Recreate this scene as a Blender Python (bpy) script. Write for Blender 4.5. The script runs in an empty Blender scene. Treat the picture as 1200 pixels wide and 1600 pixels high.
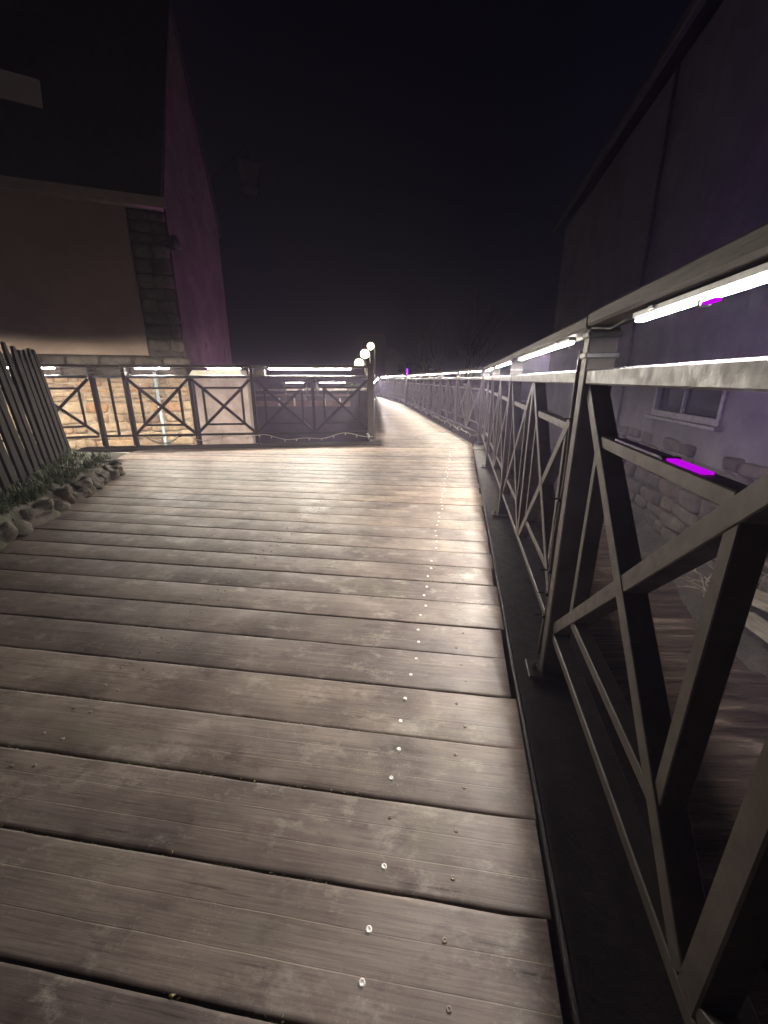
import bpy, bmesh, math, random
from mathutils import Vector, Matrix, noise

# ------------------------------------------------------------------ camera, sky, moon, exposure
scene = bpy.context.scene
col = scene.collection
random.seed(7)

cam_d = bpy.data.cameras.new("camera")
cam = bpy.data.objects.new("camera", cam_d)
col.objects.link(cam)
cam.location = (0, 0, 1.0)
cam.rotation_euler = (math.radians(72.0), 0, 0)
cam_d.sensor_fit = 'HORIZONTAL'
cam_d.sensor_width = 36.0
cam_d.lens = 19.2
cam_d.clip_start = 0.02
cam_d.clip_end = 2000
scene.camera = cam

world = bpy.data.worlds.new("World")
scene.world = world
world.use_nodes = True
wn = world.node_tree
for n in list(wn.nodes):
    wn.nodes.remove(n)
w_out = wn.nodes.new("ShaderNodeOutputWorld")
w_bg = wn.nodes.new("ShaderNodeBackground")
w_sky = wn.nodes.new("ShaderNodeTexSky")
w_sky.sky_type = 'NISHITA'
w_sky.sun_disc = False
w_sky.sun_elevation = math.radians(35)
w_sky.sun_rotation = math.radians(200)
w_sky.air_density = 1.0
w_sky.dust_density = 0.3
w_tint = wn.nodes.new("ShaderNodeMixRGB")
w_tint.blend_type = 'MULTIPLY'
w_tint.inputs[0].default_value = 1.0
w_tint.inputs[2].default_value = (0.75, 0.50, 0.85, 1)
wn.links.new(w_sky.outputs[0], w_tint.inputs[1])
wn.links.new(w_tint.outputs[0], w_bg.inputs[0])
w_bg.inputs[1].default_value = 0.0008
wn.links.new(w_bg.outputs[0], w_out.inputs[0])

sun_d = bpy.data.lights.new("moon", 'SUN')
sun_d.energy = 0.004
sun_d.angle = math.radians(0.5)
sun_d.color = (1.0, 0.95, 0.88)
sun = bpy.data.objects.new("moon", sun_d)
col.objects.link(sun)
sun.rotation_euler = (math.radians(55), 0, math.radians(-20))

scene.render.engine = 'CYCLES'
scene.cycles.use_denoising = True
scene.cycles.max_bounces = 6
scene.cycles.diffuse_bounces = 4
scene.cycles.glossy_bounces = 4
scene.cycles.sample_clamp_indirect = 4.0
scene.cycles.caustics_reflective = False
scene.cycles.caustics_refractive = False
scene.view_settings.view_transform = 'Standard'
scene.view_settings.look = 'None'
scene.view_settings.gamma = 1.0
scene.view_settings.exposure = 0.0

LED = 640.0          # radiance of the white LED diffusers
GLOBE = 26.0        # radiance of the globe lamps

# ------------------------------------------------------------------ material helpers
def mat_base(name):
    m = bpy.data.materials.new(name)
    m.use_nodes = True
    nt = m.node_tree
    b = nt.nodes["Principled BSDF"]
    return m, nt, b

def nd(nt, t, **kw):
    n = nt.nodes.new(t)
    for k, v in kw.items():
        setattr(n, k, v)
    return n

def lk(nt, a, b):
    nt.links.new(a, b)

def ramp(nt, fac, stops):
    r = nd(nt, "ShaderNodeValToRGB")
    e = r.color_ramp.elements
    while len(e) > 1:
        e.remove(e[-1])
    for i, (p, c) in enumerate(stops):
        x = e[0] if i == 0 else e.new(p)
        x.position = p
        x.color = (*c, 1) if len(c) == 3 else c
    if fac is not None:
        lk(nt, fac, r.inputs[0])
    return r.outputs[0]

def coords(nt, scale=(1, 1, 1), rnd=True, kind="Object"):
    tc = nd(nt, "ShaderNodeTexCoord")
    mp = nd(nt, "ShaderNodeMapping")
    mp.inputs["Scale"].default_value = scale
    lk(nt, tc.outputs[kind], mp.inputs["Vector"])
    if rnd:
        oi = nd(nt, "ShaderNodeObjectInfo")
        mul = nd(nt, "ShaderNodeMath", operation='MULTIPLY')
        mul.inputs[1].default_value = 57.0
        lk(nt, oi.outputs["Random"], mul.inputs[0])
        cx = nd(nt, "ShaderNodeCombineXYZ")
        for i in range(3):
            lk(nt, mul.outputs[0], cx.inputs[i])
        lk(nt, cx.outputs[0], mp.inputs["Location"])
    return mp.outputs[0]

def noise_n(nt, vec, scale, detail=4, rough=0.6, out="Fac"):
    n = nd(nt, "ShaderNodeTexNoise")
    n.inputs["Scale"].default_value = scale
    n.inputs["Detail"].default_value = detail
    n.inputs["Roughness"].default_value = rough
    lk(nt, vec, n.inputs["Vector"])
    return n.outputs[out]

def mixc(nt, fac, a, b, mode='MIX'):
    m = nd(nt, "ShaderNodeMixRGB", blend_type=mode)
    if isinstance(fac, (int, float)):
        m.inputs[0].default_value = fac
    else:
        lk(nt, fac, m.inputs[0])
    for i, v in ((1, a), (2, b)):
        if isinstance(v, tuple):
            m.inputs[i].default_value = (*v, 1)
        else:
            lk(nt, v, m.inputs[i])
    return m.outputs[0]

def math_n(nt, op, a, b=None, clamp=False):
    m = nd(nt, "ShaderNodeMath", operation=op)
    m.use_clamp = clamp
    for i, v in ((0, a), (1, b)):
        if v is None:
            continue
        if isinstance(v, (int, float)):
            m.inputs[i].default_value = v
        else:
            lk(nt, v, m.inputs[i])
    return m.outputs[0]

def bump(nt, b, height, strength=0.4, dist=0.01):
    bn = nd(nt, "ShaderNodeBump")
    bn.inputs["Strength"].default_value = strength
    bn.inputs["Distance"].default_value = dist
    lk(nt, height, bn.inputs["Height"])
    lk(nt, bn.outputs[0], b.inputs["Normal"])

def simple(name, c1, c2, scale=6, rough=0.7, metallic=0.0, bmp=0.3, bdist=0.01, spec=0.5, rough_var=0.15, vec_scale=(1, 1, 1), lo=0.35, hi=0.65):
    m, nt, b = mat_base(name)
    v = coords(nt, vec_scale)
    f = noise_n(nt, v, scale, 6, 0.65)
    lk(nt, ramp(nt, f, [(lo, c1), (hi, c2)]), b.inputs["Base Color"])
    f2 = noise_n(nt, v, scale * 3.1, 4)
    r = math_n(nt, 'MULTIPLY_ADD', f2, rough_var * 2)
    nt.nodes[-1].inputs[2].default_value = rough - rough_var
    lk(nt, r, b.inputs["Roughness"])
    b.inputs["Metallic"].default_value = metallic
    b.inputs["Specular IOR Level"].default_value = spec
    bump(nt, b, noise_n(nt, v, scale * 5, 5), bmp, bdist)
    return m

def emit(name, color, strength):
    m = bpy.data.materials.new(name)
    m.use_nodes = True
    nt = m.node_tree
    nt.nodes.clear()
    o = nd(nt, "ShaderNodeOutputMaterial")
    e = nd(nt, "ShaderNodeEmission")
    e.inputs[0].default_value = (*color, 1)
    e.inputs[1].default_value = strength
    lk(nt, e.outputs[0], o.inputs[0])
    return m

M = {}

# weathered deck planks: grain along local x, two thin pale grooves per plank
def make_plank_mat():
    m, nt, b = mat_base("deck_wood")
    v = coords(nt, (1.0, 14.0, 14.0))
    grain = noise_n(nt, v, 3.2, 8, 0.72)
    v2 = coords(nt, (1.0, 1.0, 1.0))
    blot = noise_n(nt, v2, 2.6, 5, 0.6)
    blot2 = noise_n(nt, v2, 9.0, 6, 0.7)
    v3 = coords(nt, (3.0, 90.0, 20.0))
    fine = noise_n(nt, v3, 2.0, 4, 0.6)
    c = ramp(nt, grain, [(0.22, (0.135, 0.109, 0.096)), (0.52, (0.200, 0.168, 0.148)), (0.80, (0.262, 0.226, 0.197))])
    dark = ramp(nt, blot, [(0.34, (0.42, 0.38, 0.39)), (0.60, (1.0, 1.0, 1.0))])
    c = mixc(nt, 1.0, c, dark, 'MULTIPLY')
    oi = nd(nt, "ShaderNodeObjectInfo")
    tone = ramp(nt, oi.outputs["Random"], [(0.0, (0.66, 0.61, 0.62)), (0.5, (0.98, 0.94, 0.90)), (1.0, (1.20, 1.08, 0.95))])
    c = mixc(nt, 1.0, c, tone, 'MULTIPLY')
    fg = ramp(nt, fine, [(0.30, (0.70, 0.69, 0.69)), (0.55, (1.0, 1.0, 1.0)), (0.75, (1.10, 1.09, 1.07))])
    c = mixc(nt, 1.0, c, fg, 'MULTIPLY')
    # dark damp stains and fine cracks along the grain
    stn = ramp(nt, noise_n(nt, coords(nt, (1.0, 2.2, 1.0)), 6.5, 7, 0.72), [(0.30, (0.45, 0.41, 0.42)), (0.46, (1, 1, 1))])
    c = mixc(nt, 1.0, c, stn, 'MULTIPLY')
    crk = ramp(nt, noise_n(nt, coords(nt, (1.5, 60.0, 1.0)), 1.6, 3, 0.5), [(0.27, (0.35, 0.32, 0.31)), (0.31, (1, 1, 1))])
    c = mixc(nt, 1.0, c, crk, 'MULTIPLY')
    # pale grit
    grit = noise_n(nt, coords(nt, (1, 1, 1)), 190.0, 2, 0.5)
    gmask = ramp(nt, noise_n(nt, coords(nt, (1, 1, 1)), 3.3, 5, 0.7), [(0.46, (0, 0, 0)), (0.64, (1, 1, 1))])
    gr = math_n(nt, 'MULTIPLY', ramp(nt, grit, [(0.62, (0, 0, 0)), (0.72, (0.35, 0.35, 0.35))]), gmask)
    c = mixc(nt, gr, c, (0.42, 0.38, 0.31))
    # pale scuffs
    sc = noise_n(nt, coords(nt, (1.2, 2.0, 2.0)), 5.0, 9, 0.78)
    scf = ramp(nt, sc, [(0.54, (0, 0, 0)), (0.72, (0.75, 0.75, 0.75))])
    c = mixc(nt, scf, c, (0.33, 0.295, 0.25))
    # green-brown algae in soft patches
    al = noise_n(nt, coords(nt, (0.8, 1.6, 1.6)), 4.0, 5, 0.6)
    alf = ramp(nt, al, [(0.56, (0, 0, 0)), (0.72, (0.4, 0.4, 0.4))])
    c = mixc(nt, alf, c, (0.10, 0.098, 0.06))
    # the grooves
    tc = nd(nt, "ShaderNodeTexCoord")
    sx = nd(nt, "ShaderNodeSeparateXYZ")
    lk(nt, tc.outputs["Object"], sx.inputs[0])
    wob = noise_n(nt, coords(nt, (1.6, 0, 0)), 2.0, 3)
    wob = math_n(nt, 'MULTIPLY', math_n(nt, 'SUBTRACT', wob, 0.5), 0.005)
    yy = math_n(nt, 'ABSOLUTE', math_n(nt, 'ADD', sx.outputs[1], wob))
    d = math_n(nt, 'ABSOLUTE', math_n(nt, 'SUBTRACT', yy, 0.031))
    g = math_n(nt, 'SUBTRACT', 1.0, math_n(nt, 'DIVIDE', d, 0.0014), True)
    gb = ramp(nt, noise_n(nt, coords(nt, (2.0, 3.0, 1.0)), 2.5, 6), [(0.42, (0, 0, 0)), (0.62, (1, 1, 1))])
    gf = math_n(nt, 'MULTIPLY', math_n(nt, 'MULTIPLY', g, gb), 0.55)
    c = mixc(nt, gf, c, (0.34, 0.27, 0.2))
    lk(nt, c, b.inputs["Base Color"])
    rr = ramp(nt, blot2, [(0.3, (0.42, 0.42, 0.42)), (0.7, (0.72, 0.72, 0.72))])
    lk(nt, rr, b.inputs["Roughness"])
    b.inputs["Specular IOR Level"].default_value = 0.42
    h = math_n(nt, 'ADD', math_n(nt, 'MULTIPLY', grain, 0.8), math_n(nt, 'MULTIPLY', fine, 0.5))
    h = math_n(nt, 'SUBTRACT', h, math_n(nt, 'MULTIPLY', g, 0.6))
    bump(nt, b, h, 0.45, 0.0022)
    return m
M['plank'] = make_plank_mat()

def make_metal(name, c1, c2, rough, metallic, bdist=0.002, rust=0.0):
    m, nt, b = mat_base(name)
    v = coords(nt, (1, 1, 1))
    f = noise_n(nt, v, 14, 7, 0.7)
    c = ramp(nt, f, [(0.32, c1), (0.68, c2)])
    if rust:
        rf = ramp(nt, noise_n(nt, v, 5.0, 8, 0.75), [(0.60, (0, 0, 0)), (0.72, (rust, rust, rust))])
        c = mixc(nt, rf, c, (0.12, 0.055, 0.025))
    lk(nt, c, b.inputs["Base Color"])
    b.inputs["Metallic"].default_value = metallic
    lk(nt, ramp(nt, noise_n(nt, v, 30, 5), [(0.3, (rough - .12,) * 3), (0.7, (rough + .12,) * 3)]), b.inputs["Roughness"])
    bump(nt, b, noise_n(nt, v, 60, 4, 0.6), 0.4, bdist)
    return m
M['steel'] = make_metal("railing_paint", (0.082, 0.070, 0.062), (0.128, 0.112, 0.100), 0.48, 0.15, 0.0015, 0.5)
M['steel_silhouette'] = make_metal("silhouette_railing_paint", (0.022, 0.021, 0.02), (0.042, 0.04, 0.037), 0.5, 0.1, 0.0015, 0.3)  # same railing paint, darkened to stand for a backlit silhouette
M['galv'] = make_metal("galvanised_steel", (0.11, 0.11, 0.113), (0.24, 0.24, 0.243), 0.46, 0.4, 0.003, 0.15)
M['beam'] = make_metal("dark_edge_beam", (0.024, 0.019, 0.018), (0.058, 0.046, 0.041), 0.55, 0.0, 0.004, 0.4)
M['kerb'] = make_metal("dark_timber_kerb", (0.030, 0.027, 0.022), (0.085, 0.075, 0.060), 0.8, 0.0, 0.006)
M['bolt'] = make_metal("zinc_bolt", (0.35, 0.34, 0.33), (0.6, 0.58, 0.55), 0.35, 0.8, 0.001)
M['screw'] = simple("bright_screw", (0.62, 0.6, 0.55), (0.85, 0.83, 0.78), 40, 0.35, 0.3)
M['screw_old'] = simple("dull_screw", (0.16, 0.12, 0.09), (0.30, 0.25, 0.2), 40, 0.55, 0.3)
M['housing'] = simple("aluminium_profile", (0.45, 0.45, 0.45), (0.6, 0.6, 0.6), 30, 0.35, 0.7, 0.05)
LEDC = {'led': ((1.0, 0.93, 0.82), 1.05), 'led_near': ((1.0, 0.93, 0.90), 0.31), 'led_mid': ((1.0, 0.94, 0.85), 1.05),
        'led_far': ((1.0, 0.90, 0.73), 0.72), 'led_left': ((1.0, 0.91, 0.77), 1.9)}
for k_, (c_, f_) in LEDC.items():
    M[k_] = emit(k_ + "_lens", c_, LED * f_ * 1.9)
    M[k_ + '_side'] = emit(k_ + "_side", c_, LED * f_ * (1.3 if k_ == 'led_left' else 0.22))
M['violet_led'] = emit("led_violet", (0.30, 0.02, 1.0), 5.0)
M['magenta_spill'] = emit("magenta_spill_glow", (0.62, 0.0, 0.9), 0.8)  # glowing colour for spilled magenta light, no lamp of its own
M['violet_spill'] = simple('violet_spill', (0.10, 0.03, 0.22), (0.16, 0.05, 0.3), 20, 0.4)  # violet colour for the fainter end of the magenta spill
M['globe'] = emit("globe_glow", (1.0, 0.86, 0.60), GLOBE)
M['black'] = make_metal("black_paint", (0.012, 0.012, 0.014), (0.03, 0.03, 0.032), 0.5, 0.1)
M['cream'] = simple("cream_plastic", (0.62, 0.58, 0.45), (0.75, 0.71, 0.58), 12, 0.5)
M['pier'] = simple('pinkish_render', (0.17, 0.13, 0.115), (0.30, 0.24, 0.21), 2.2, 0.9, bmp=0.7, bdist=0.015)
M['cable'] = simple("pale_cable", (0.5, 0.48, 0.4), (0.66, 0.62, 0.52), 40, 0.5)
M['blue_pipe'] = simple("pale_blue_pipe", (0.35, 0.48, 0.55), (0.5, 0.62, 0.68), 12, 0.45)

def handrail_mat():
    m, nt, b = mat_base("weathered_handrail")
    v = coords(nt, (1.0, 12.0, 12.0))
    g = noise_n(nt, v, 3.0, 8, 0.75)
    c = ramp(nt, g, [(0.3, (0.08, 0.07, 0.06)), (0.55, (0.15, 0.132, 0.118)), (0.75, (0.24, 0.215, 0.19))])
    lk(nt, c, b.inputs["Base Color"])
    b.inputs["Roughness"].default_value = 0.6
    bump(nt, b, g, 0.6, 0.004)
    return m
M['handrail'] = handrail_mat()

def stone_mat(name, c1, c2, c3, moss=0.0):
    m, nt, b = mat_base(name)
    v = coords(nt, (1, 1, 1))
    f = noise_n(nt, v, 5, 8, 0.68)
    c = ramp(nt, f, [(0.3, c1), (0.52, c2), (0.72, c3)])
    oi = nd(nt, "ShaderNodeObjectInfo")
    tone = ramp(nt, oi.outputs["Random"], [(0.0, (0.62, 0.55, 0.5)), (0.45, (1.0, 0.92, 0.82)), (0.8, (1.15, 1.1, 1.0)), (1.0, (1.0, 0.72, 0.52))])
    c = mixc(nt, 1.0, c, tone, 'MULTIPLY')
    pits = ramp(nt, noise_n(nt, v, 26, 5, 0.7), [(0.30, (0.5, 0.5, 0.5)), (0.48, (1, 1, 1))])
    c = mixc(nt, 1.0, c, pits, 'MULTIPLY')
    if moss:
        mf = ramp(nt, noise_n(nt, v, 8, 6, 0.7), [(0.5, (0, 0, 0)), (0.66, (moss, moss, moss))])
        c = mixc(nt, mf, c, (0.055, 0.07, 0.028))
    lk(nt, c, b.inputs["Base Color"])
    b.inputs["Roughness"].default_value = 0.85
    bump(nt, b, math_n(nt, 'ADD', noise_n(nt, v, 12, 7, 0.7), noise_n(nt, v, 45, 4)), 0.7, 0.012)
    return m
M['stone_warm'] = stone_mat("sandstone", (0.25, 0.18, 0.12), (0.39, 0.31, 0.22), (0.49, 0.42, 0.32))
M['stone_grey'] = stone_mat("grey_stone", (0.10, 0.09, 0.08), (0.20, 0.18, 0.16), (0.32, 0.29, 0.26))
M['stone_quoin'] = stone_mat("dark_corner_stone", (0.05, 0.045, 0.04), (0.105, 0.095, 0.085), (0.18, 0.165, 0.148))
M['stone_dark'] = stone_mat("dark_rubble", (0.03, 0.027, 0.026), (0.055, 0.05, 0.047), (0.095, 0.087, 0.082))
M['stone_kerb'] = stone_mat("mossy_kerb_stone", (0.034, 0.031, 0.027), (0.075, 0.066, 0.058), (0.17, 0.152, 0.135), 1.0)
M['mortar'] = simple("lime_mortar", (0.26, 0.21, 0.15), (0.42, 0.36, 0.27), 9, 0.95, bmp=0.7, bdist=0.02)
M['mortar_dark'] = simple("dark_mortar", (0.035, 0.030, 0.027), (0.08, 0.07, 0.062), 9, 0.95, bmp=0.7, bdist=0.02)
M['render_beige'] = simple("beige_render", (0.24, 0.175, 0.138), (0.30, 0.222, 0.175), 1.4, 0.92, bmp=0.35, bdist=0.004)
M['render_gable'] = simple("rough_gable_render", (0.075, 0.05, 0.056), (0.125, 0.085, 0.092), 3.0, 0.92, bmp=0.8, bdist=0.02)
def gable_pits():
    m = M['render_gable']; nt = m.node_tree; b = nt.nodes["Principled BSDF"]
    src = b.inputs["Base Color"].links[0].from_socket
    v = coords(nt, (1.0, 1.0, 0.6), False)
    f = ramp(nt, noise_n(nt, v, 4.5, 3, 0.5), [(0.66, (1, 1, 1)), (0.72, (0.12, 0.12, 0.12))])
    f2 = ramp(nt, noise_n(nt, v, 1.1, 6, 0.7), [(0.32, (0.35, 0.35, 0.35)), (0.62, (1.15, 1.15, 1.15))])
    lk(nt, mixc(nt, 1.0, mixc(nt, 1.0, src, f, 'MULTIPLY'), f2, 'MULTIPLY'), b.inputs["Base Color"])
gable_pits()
M['plaster'] = simple("old_grey_plaster", (0.05, 0.046, 0.05), (0.13, 0.122, 0.125), 1.1, 0.92, bmp=0.7, bdist=0.015, lo=0.3, hi=0.7)
M['roof'] = simple("dark_slate", (0.012, 0.012, 0.015), (0.03, 0.03, 0.034), 8, 0.8)
M['fascia'] = simple("eaves_board_paint", (0.24, 0.20, 0.17), (0.32, 0.27, 0.22), 5, 0.75)
M['lantern'] = simple('lantern_grey', (0.018, 0.020, 0.022), (0.03, 0.032, 0.034), 5, 0.7)
M['pipe_grey'] = simple('grey_pipe', (0.04, 0.037, 0.042), (0.07, 0.064, 0.07), 5, 0.6)
M['glass_dark'] = simple("dark_glass", (0.012, 0.012, 0.018), (0.02, 0.02, 0.03), 2, 0.12, 0, 0.03)
M['window_paint'] = simple("worn_white_paint", (0.10, 0.097, 0.10), (0.19, 0.185, 0.185), 14, 0.7)
M['picket'] = simple("weathered_picket", (0.010, 0.0085, 0.008), (0.028, 0.023, 0.021), 4, 0.85, bmp=0.6, bdist=0.008, vec_scale=(6, 6, 0.7), spec=0.15)
M['timber'] = simple("old_timber", (0.10, 0.085, 0.07), (0.25, 0.22, 0.18), 4, 0.85, bmp=0.6, bdist=0.008, vec_scale=(1, 9, 9))
M['soil'] = simple("garden_soil", (0.018, 0.014, 0.010), (0.05, 0.042, 0.03), 7, 0.95, bmp=0.9, bdist=0.04)
M['bank'] = simple("river_bank_mud", (0.018, 0.015, 0.013), (0.055, 0.048, 0.042), 2.5, 0.9, bmp=0.9, bdist=0.06)
M['concrete'] = simple("pale_concrete", (0.34, 0.31, 0.27), (0.48, 0.45, 0.40), 5, 0.9, bmp=0.5, bdist=0.005)
M['dark_wall'] = simple("far_quay_wall", (0.02, 0.018, 0.017), (0.06, 0.052, 0.05), 1.5, 0.9, bmp=0.6, bdist=0.02)
M['rust_beam'] = simple("rusty_beam", (0.13, 0.075, 0.06), (0.25, 0.15, 0.12), 6, 0.8)
M['bark'] = simple("dark_bark", (0.03, 0.026, 0.023), (0.075, 0.066, 0.06), 9, 0.9)
M['twig'] = simple("pale_twig", (0.16, 0.13, 0.10), (0.30, 0.26, 0.2), 20, 0.85)
M['far_pale'] = simple("far_house_render", (0.46, 0.44, 0.38), (0.60, 0.57, 0.50), 1.0, 0.9)
M['tower'] = simple("far_dark_render", (0.05, 0.04, 0.042), (0.08, 0.065, 0.066), 1.0, 0.9)
M['lit_edge'] = simple("lit_edge_paint", (0.22, 0.06, 0.045), (0.32, 0.1, 0.07), 3, 0.6)  # reddish light on the far block's edges, put into paint

def leaf_mat(name, c1, c2):
    m, nt, b = mat_base(name)
    g = nd(nt, "ShaderNodeNewGeometry")
    lk(nt, ramp(nt, g.outputs["Random Per Island"], [(0, c1), (1, c2)]), b.inputs["Base Color"])
    b.inputs["Roughness"].default_value = 0.6
    b.inputs["Transmission Weight"].default_value = 0.0
    return m
M['grass'] = leaf_mat("grass_blades", (0.022, 0.040, 0.014), (0.085, 0.115, 0.038))
M['moss'] = leaf_mat("gap_moss", (0.05, 0.05, 0.018), (0.26, 0.23, 0.085))
M['litter'] = leaf_mat("dry_leaves", (0.04, 0.03, 0.018), (0.13, 0.10, 0.06))
M['bush'] = leaf_mat("bush_leaves", (0.05, 0.075, 0.016), (0.12, 0.13, 0.03))
M['dark_leaf'] = leaf_mat("dark_tree_leaves", (0.015, 0.02, 0.012), (0.045, 0.05, 0.035))

def water_mat():
    m, nt, b = mat_base("flowing_water")
    tc = nd(nt, "ShaderNodeTexCoord")
    mp = nd(nt, "ShaderNodeMapping")
    mp.inputs["Rotation"].default_value = (0, 0, math.radians(62))
    mp.inputs["Scale"].default_value = (0.5, 7.0, 1.0)
    lk(nt, tc.outputs["Object"], mp.inputs["Vector"])
    # bend the flow a little
    w = noise_n(nt, tc.outputs["Object"], 0.7, 3, 0.5, "Color")
    add = nd(nt, "ShaderNodeVectorMath", operation='MULTIPLY_ADD')
    lk(nt, w, add.inputs[0])
    add.inputs[1].default_value = (0.4, 1.6, 0)
    lk(nt, mp.outputs[0], add.inputs[2])
    st = noise_n(nt, add.outputs[0], 1.3, 7, 0.66)
    c = ramp(nt, st, [(0.40, (0.022, 0.016, 0.014)), (0.58, (0.075, 0.055, 0.047)), (0.72, (0.30, 0.24, 0.21))])
    lk(nt, c, b.inputs["Base Color"])
    b.inputs["Roughness"].default_value = 0.28
    b.inputs["IOR"].default_value = 1.33
    bump(nt, b, math_n(nt, 'ADD', st, math_n(nt, 'MULTIPLY', noise_n(nt, tc.outputs["Object"], 5, 4), 0.35)), 0.8, 0.09)
    return m
M['water'] = water_mat()

# ------------------------------------------------------------------ object helpers
def tag(o, label=None, cat=None, group=None, kind=None):
    if label: o["label"] = label
    if cat: o["category"] = cat
    if group: o["group"] = group
    if kind: o["kind"] = kind
    return o

def empty(name, loc=(0, 0, 0), rz=0.0, label=None, cat=None, group=None):
    o = bpy.data.objects.new(name, None)
    col.objects.link(o)
    o.location = loc
    o.rotation_euler = (0, 0, rz)
    o.empty_display_size = 0.1
    return tag(o, label, cat, group)

def link(name, mesh, parent=None, loc=(0, 0, 0), rot=(0, 0, 0)):
    o = bpy.data.objects.new(name, mesh)
    col.objects.link(o)
    o.location = loc
    o.rotation_euler = rot
    if parent is not None:
        o.parent = parent
    return o

def finish(bm, name, mat, smooth=False):
    me = bpy.data.meshes.new(name)
    bmesh.ops.recalc_face_normals(bm, faces=bm.faces)
    bm.to_mesh(me)
    bm.free()
    if mat is not None:
        me.materials.append(mat)
    if smooth:
        for p in me.polygons:
            p.use_smooth = True
    return me

def box_bm(bm, sx, sy, sz, center=(0, 0, 0), mtx=None, bevel=0.0):
    r = bmesh.ops.create_cube(bm, size=1.0)
    vs = r['verts']
    for v in vs:
        v.co = Vector((v.co.x * sx, v.co.y * sy, v.co.z * sz))
    if bevel > 0:
        es = set()
        for v in vs:
            es.update(v.link_edges)
        rr = bmesh.ops.bevel(bm, geom=list(es), offset=bevel, segments=1, affect='EDGES', clamp_overlap=True)
        vs = list(set(rr['verts']) | {v for v in vs if v.is_valid})
    for v in vs:
        co = v.co
        if mtx is not None:
            co = mtx @ co
        v.co = co + Vector(center)
    return vs

def box_mesh(name, sx, sy, sz, mat, bevel=0.002, center=(0, 0, 0)):
    bm = bmesh.new()
    box_bm(bm, sx, sy, sz, center, None, bevel)
    return finish(bm, name, mat)

def bar_mesh(name, p, q, w, d, mat, bevel=0.002):
    """bar in the local xz plane from p=(x,z) to q; w is its width in the plane, d its depth across"""
    dx, dz = q[0] - p[0], q[1] - p[1]
    L = math.hypot(dx, dz)
    a = math.atan2(dz, dx)
    bm = bmesh.new()
    box_bm(bm, L, d, w, ((p[0] + q[0]) / 2, 0, (p[1] + q[1]) / 2), Matrix.Rotation(-a, 3, 'Y'), bevel)
    return finish(bm, name, mat)

def cyl_bm(bm, p, q, r0, r1=None, seg=10, caps=True):
    r1 = r0 if r1 is None else r1
    p, q = Vector(p), Vector(q)
    z = (q - p).normalized()
    x = z.orthogonal().normalized()
    y = z.cross(x)
    a, b = [], []
    for i in range(seg):
        t = 2 * math.pi * i / seg
        o = x * math.cos(t) + y * math.sin(t)
        a.append(bm.verts.new(p + o * r0))
        b.append(bm.verts.new(q + o * r1))
    for i in range(seg):
        j = (i + 1) % seg
        bm.faces.new((a[i], a[j], b[j], b[i]))
    if caps:
        bm.faces.new(a[::-1])
        bm.faces.new(b)

def tube_bm(bm, pts, r, seg=6):
    rings = []
    n = len(pts)
    pts = [Vector(p) for p in pts]
    for k in range(n):
        t = (pts[min(k + 1, n - 1)] - pts[max(k - 1, 0)]).normalized()
        up = Vector((0, 0, 1)) if abs(t.z) < 0.9 else Vector((0, 1, 0))
        x = t.cross(up).normalized()
        y = x.cross(t)
        rr = r[k] if isinstance(r, (list, tuple)) else r
        rings.append([bm.verts.new(pts[k] + (x * math.cos(2 * math.pi * i / seg) + y * math.sin(2 * math.pi * i / seg)) * rr) for i in range(seg)])
    for k in range(n - 1):
        for i in range(seg):
            j = (i + 1) % seg
            bm.faces.new((rings[k][i], rings[k][j], rings[k + 1][j], rings[k + 1][i]))
    bm.faces.new(rings[0][::-1])
    bm.faces.new(rings[-1])

def stone_mesh(name, sx, sy, sz, mat, seed, rough=0.12, cuts=2):
    bm = bmesh.new()
    bmesh.ops.create_cube(bm, size=1.0)
    bmesh.ops.subdivide_edges(bm, edges=list(bm.edges), cuts=cuts, use_grid_fill=True)
    off = Vector((seed * 3.17, seed * 1.31, seed * 7.7))
    m = min(sx, sy, sz)
    for v in bm.verts:
        c = v.co * 2.0
        # superellipsoid rounding
        p = 7.0 if rough < 0.3 else 4.0
        l = (abs(c.x) ** p + abs(c.y) ** p + abs(c.z) ** p) ** (1 / p)
        c = c / l
        co = Vector((c.x * sx / 2, c.y * sy / 2, c.z * sz / 2))
        nn = noise.noise_vector(co * (1.1 / max(m, 0.05)) * 0.9 + off)
        co += nn * m * rough
        if rough > 0.3:
            co += noise.noise_vector(co * 16 + off) * 0.022 + noise.noise_vector(co * 45 + off) * 0.010
        v.co = co
    return finish(bm, name, mat, True)

def quad_sheet(name, pts, mat, kind='structure', sub=0):
    bm = bmesh.new()
    bm.faces.new([bm.verts.new(p) for p in pts])
    if sub:
        bmesh.ops.subdivide_edges(bm, edges=list(bm.edges), cuts=sub, use_grid_fill=True)
    o = link(name, finish(bm, name, mat))
    o["kind"] = kind
    return o

def prism_mesh(name, outline, thick_vec, mat):
    """closed solid from a planar outline (3D points) pushed along thick_vec"""
    bm = bmesh.new()
    a = [bm.verts.new(p) for p in outline]
    b = [bm.verts.new(Vector(p) + Vector(thick_vec)) for p in outline]
    bm.faces.new(a)
    bm.faces.new(b[::-1])
    n = len(a)
    for i in range(n):
        j = (i + 1) % n
        bm.faces.new((a[i], b[i], b[j], a[j]))
    return finish(bm, name, mat)

# ------------------------------------------------------------------ ground and water
quad_sheet("ground", [(-300, -300, -2.6), (300, -300, -2.6), (300, 300, -2.6), (-300, 300, -2.6)], M['bank'])
wt = quad_sheet("river_water", [(-40, -15, -1.55), (6.5, -15, -1.55), (16, 60, -1.55), (-40, 60, -1.55)], M['water'])

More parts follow.
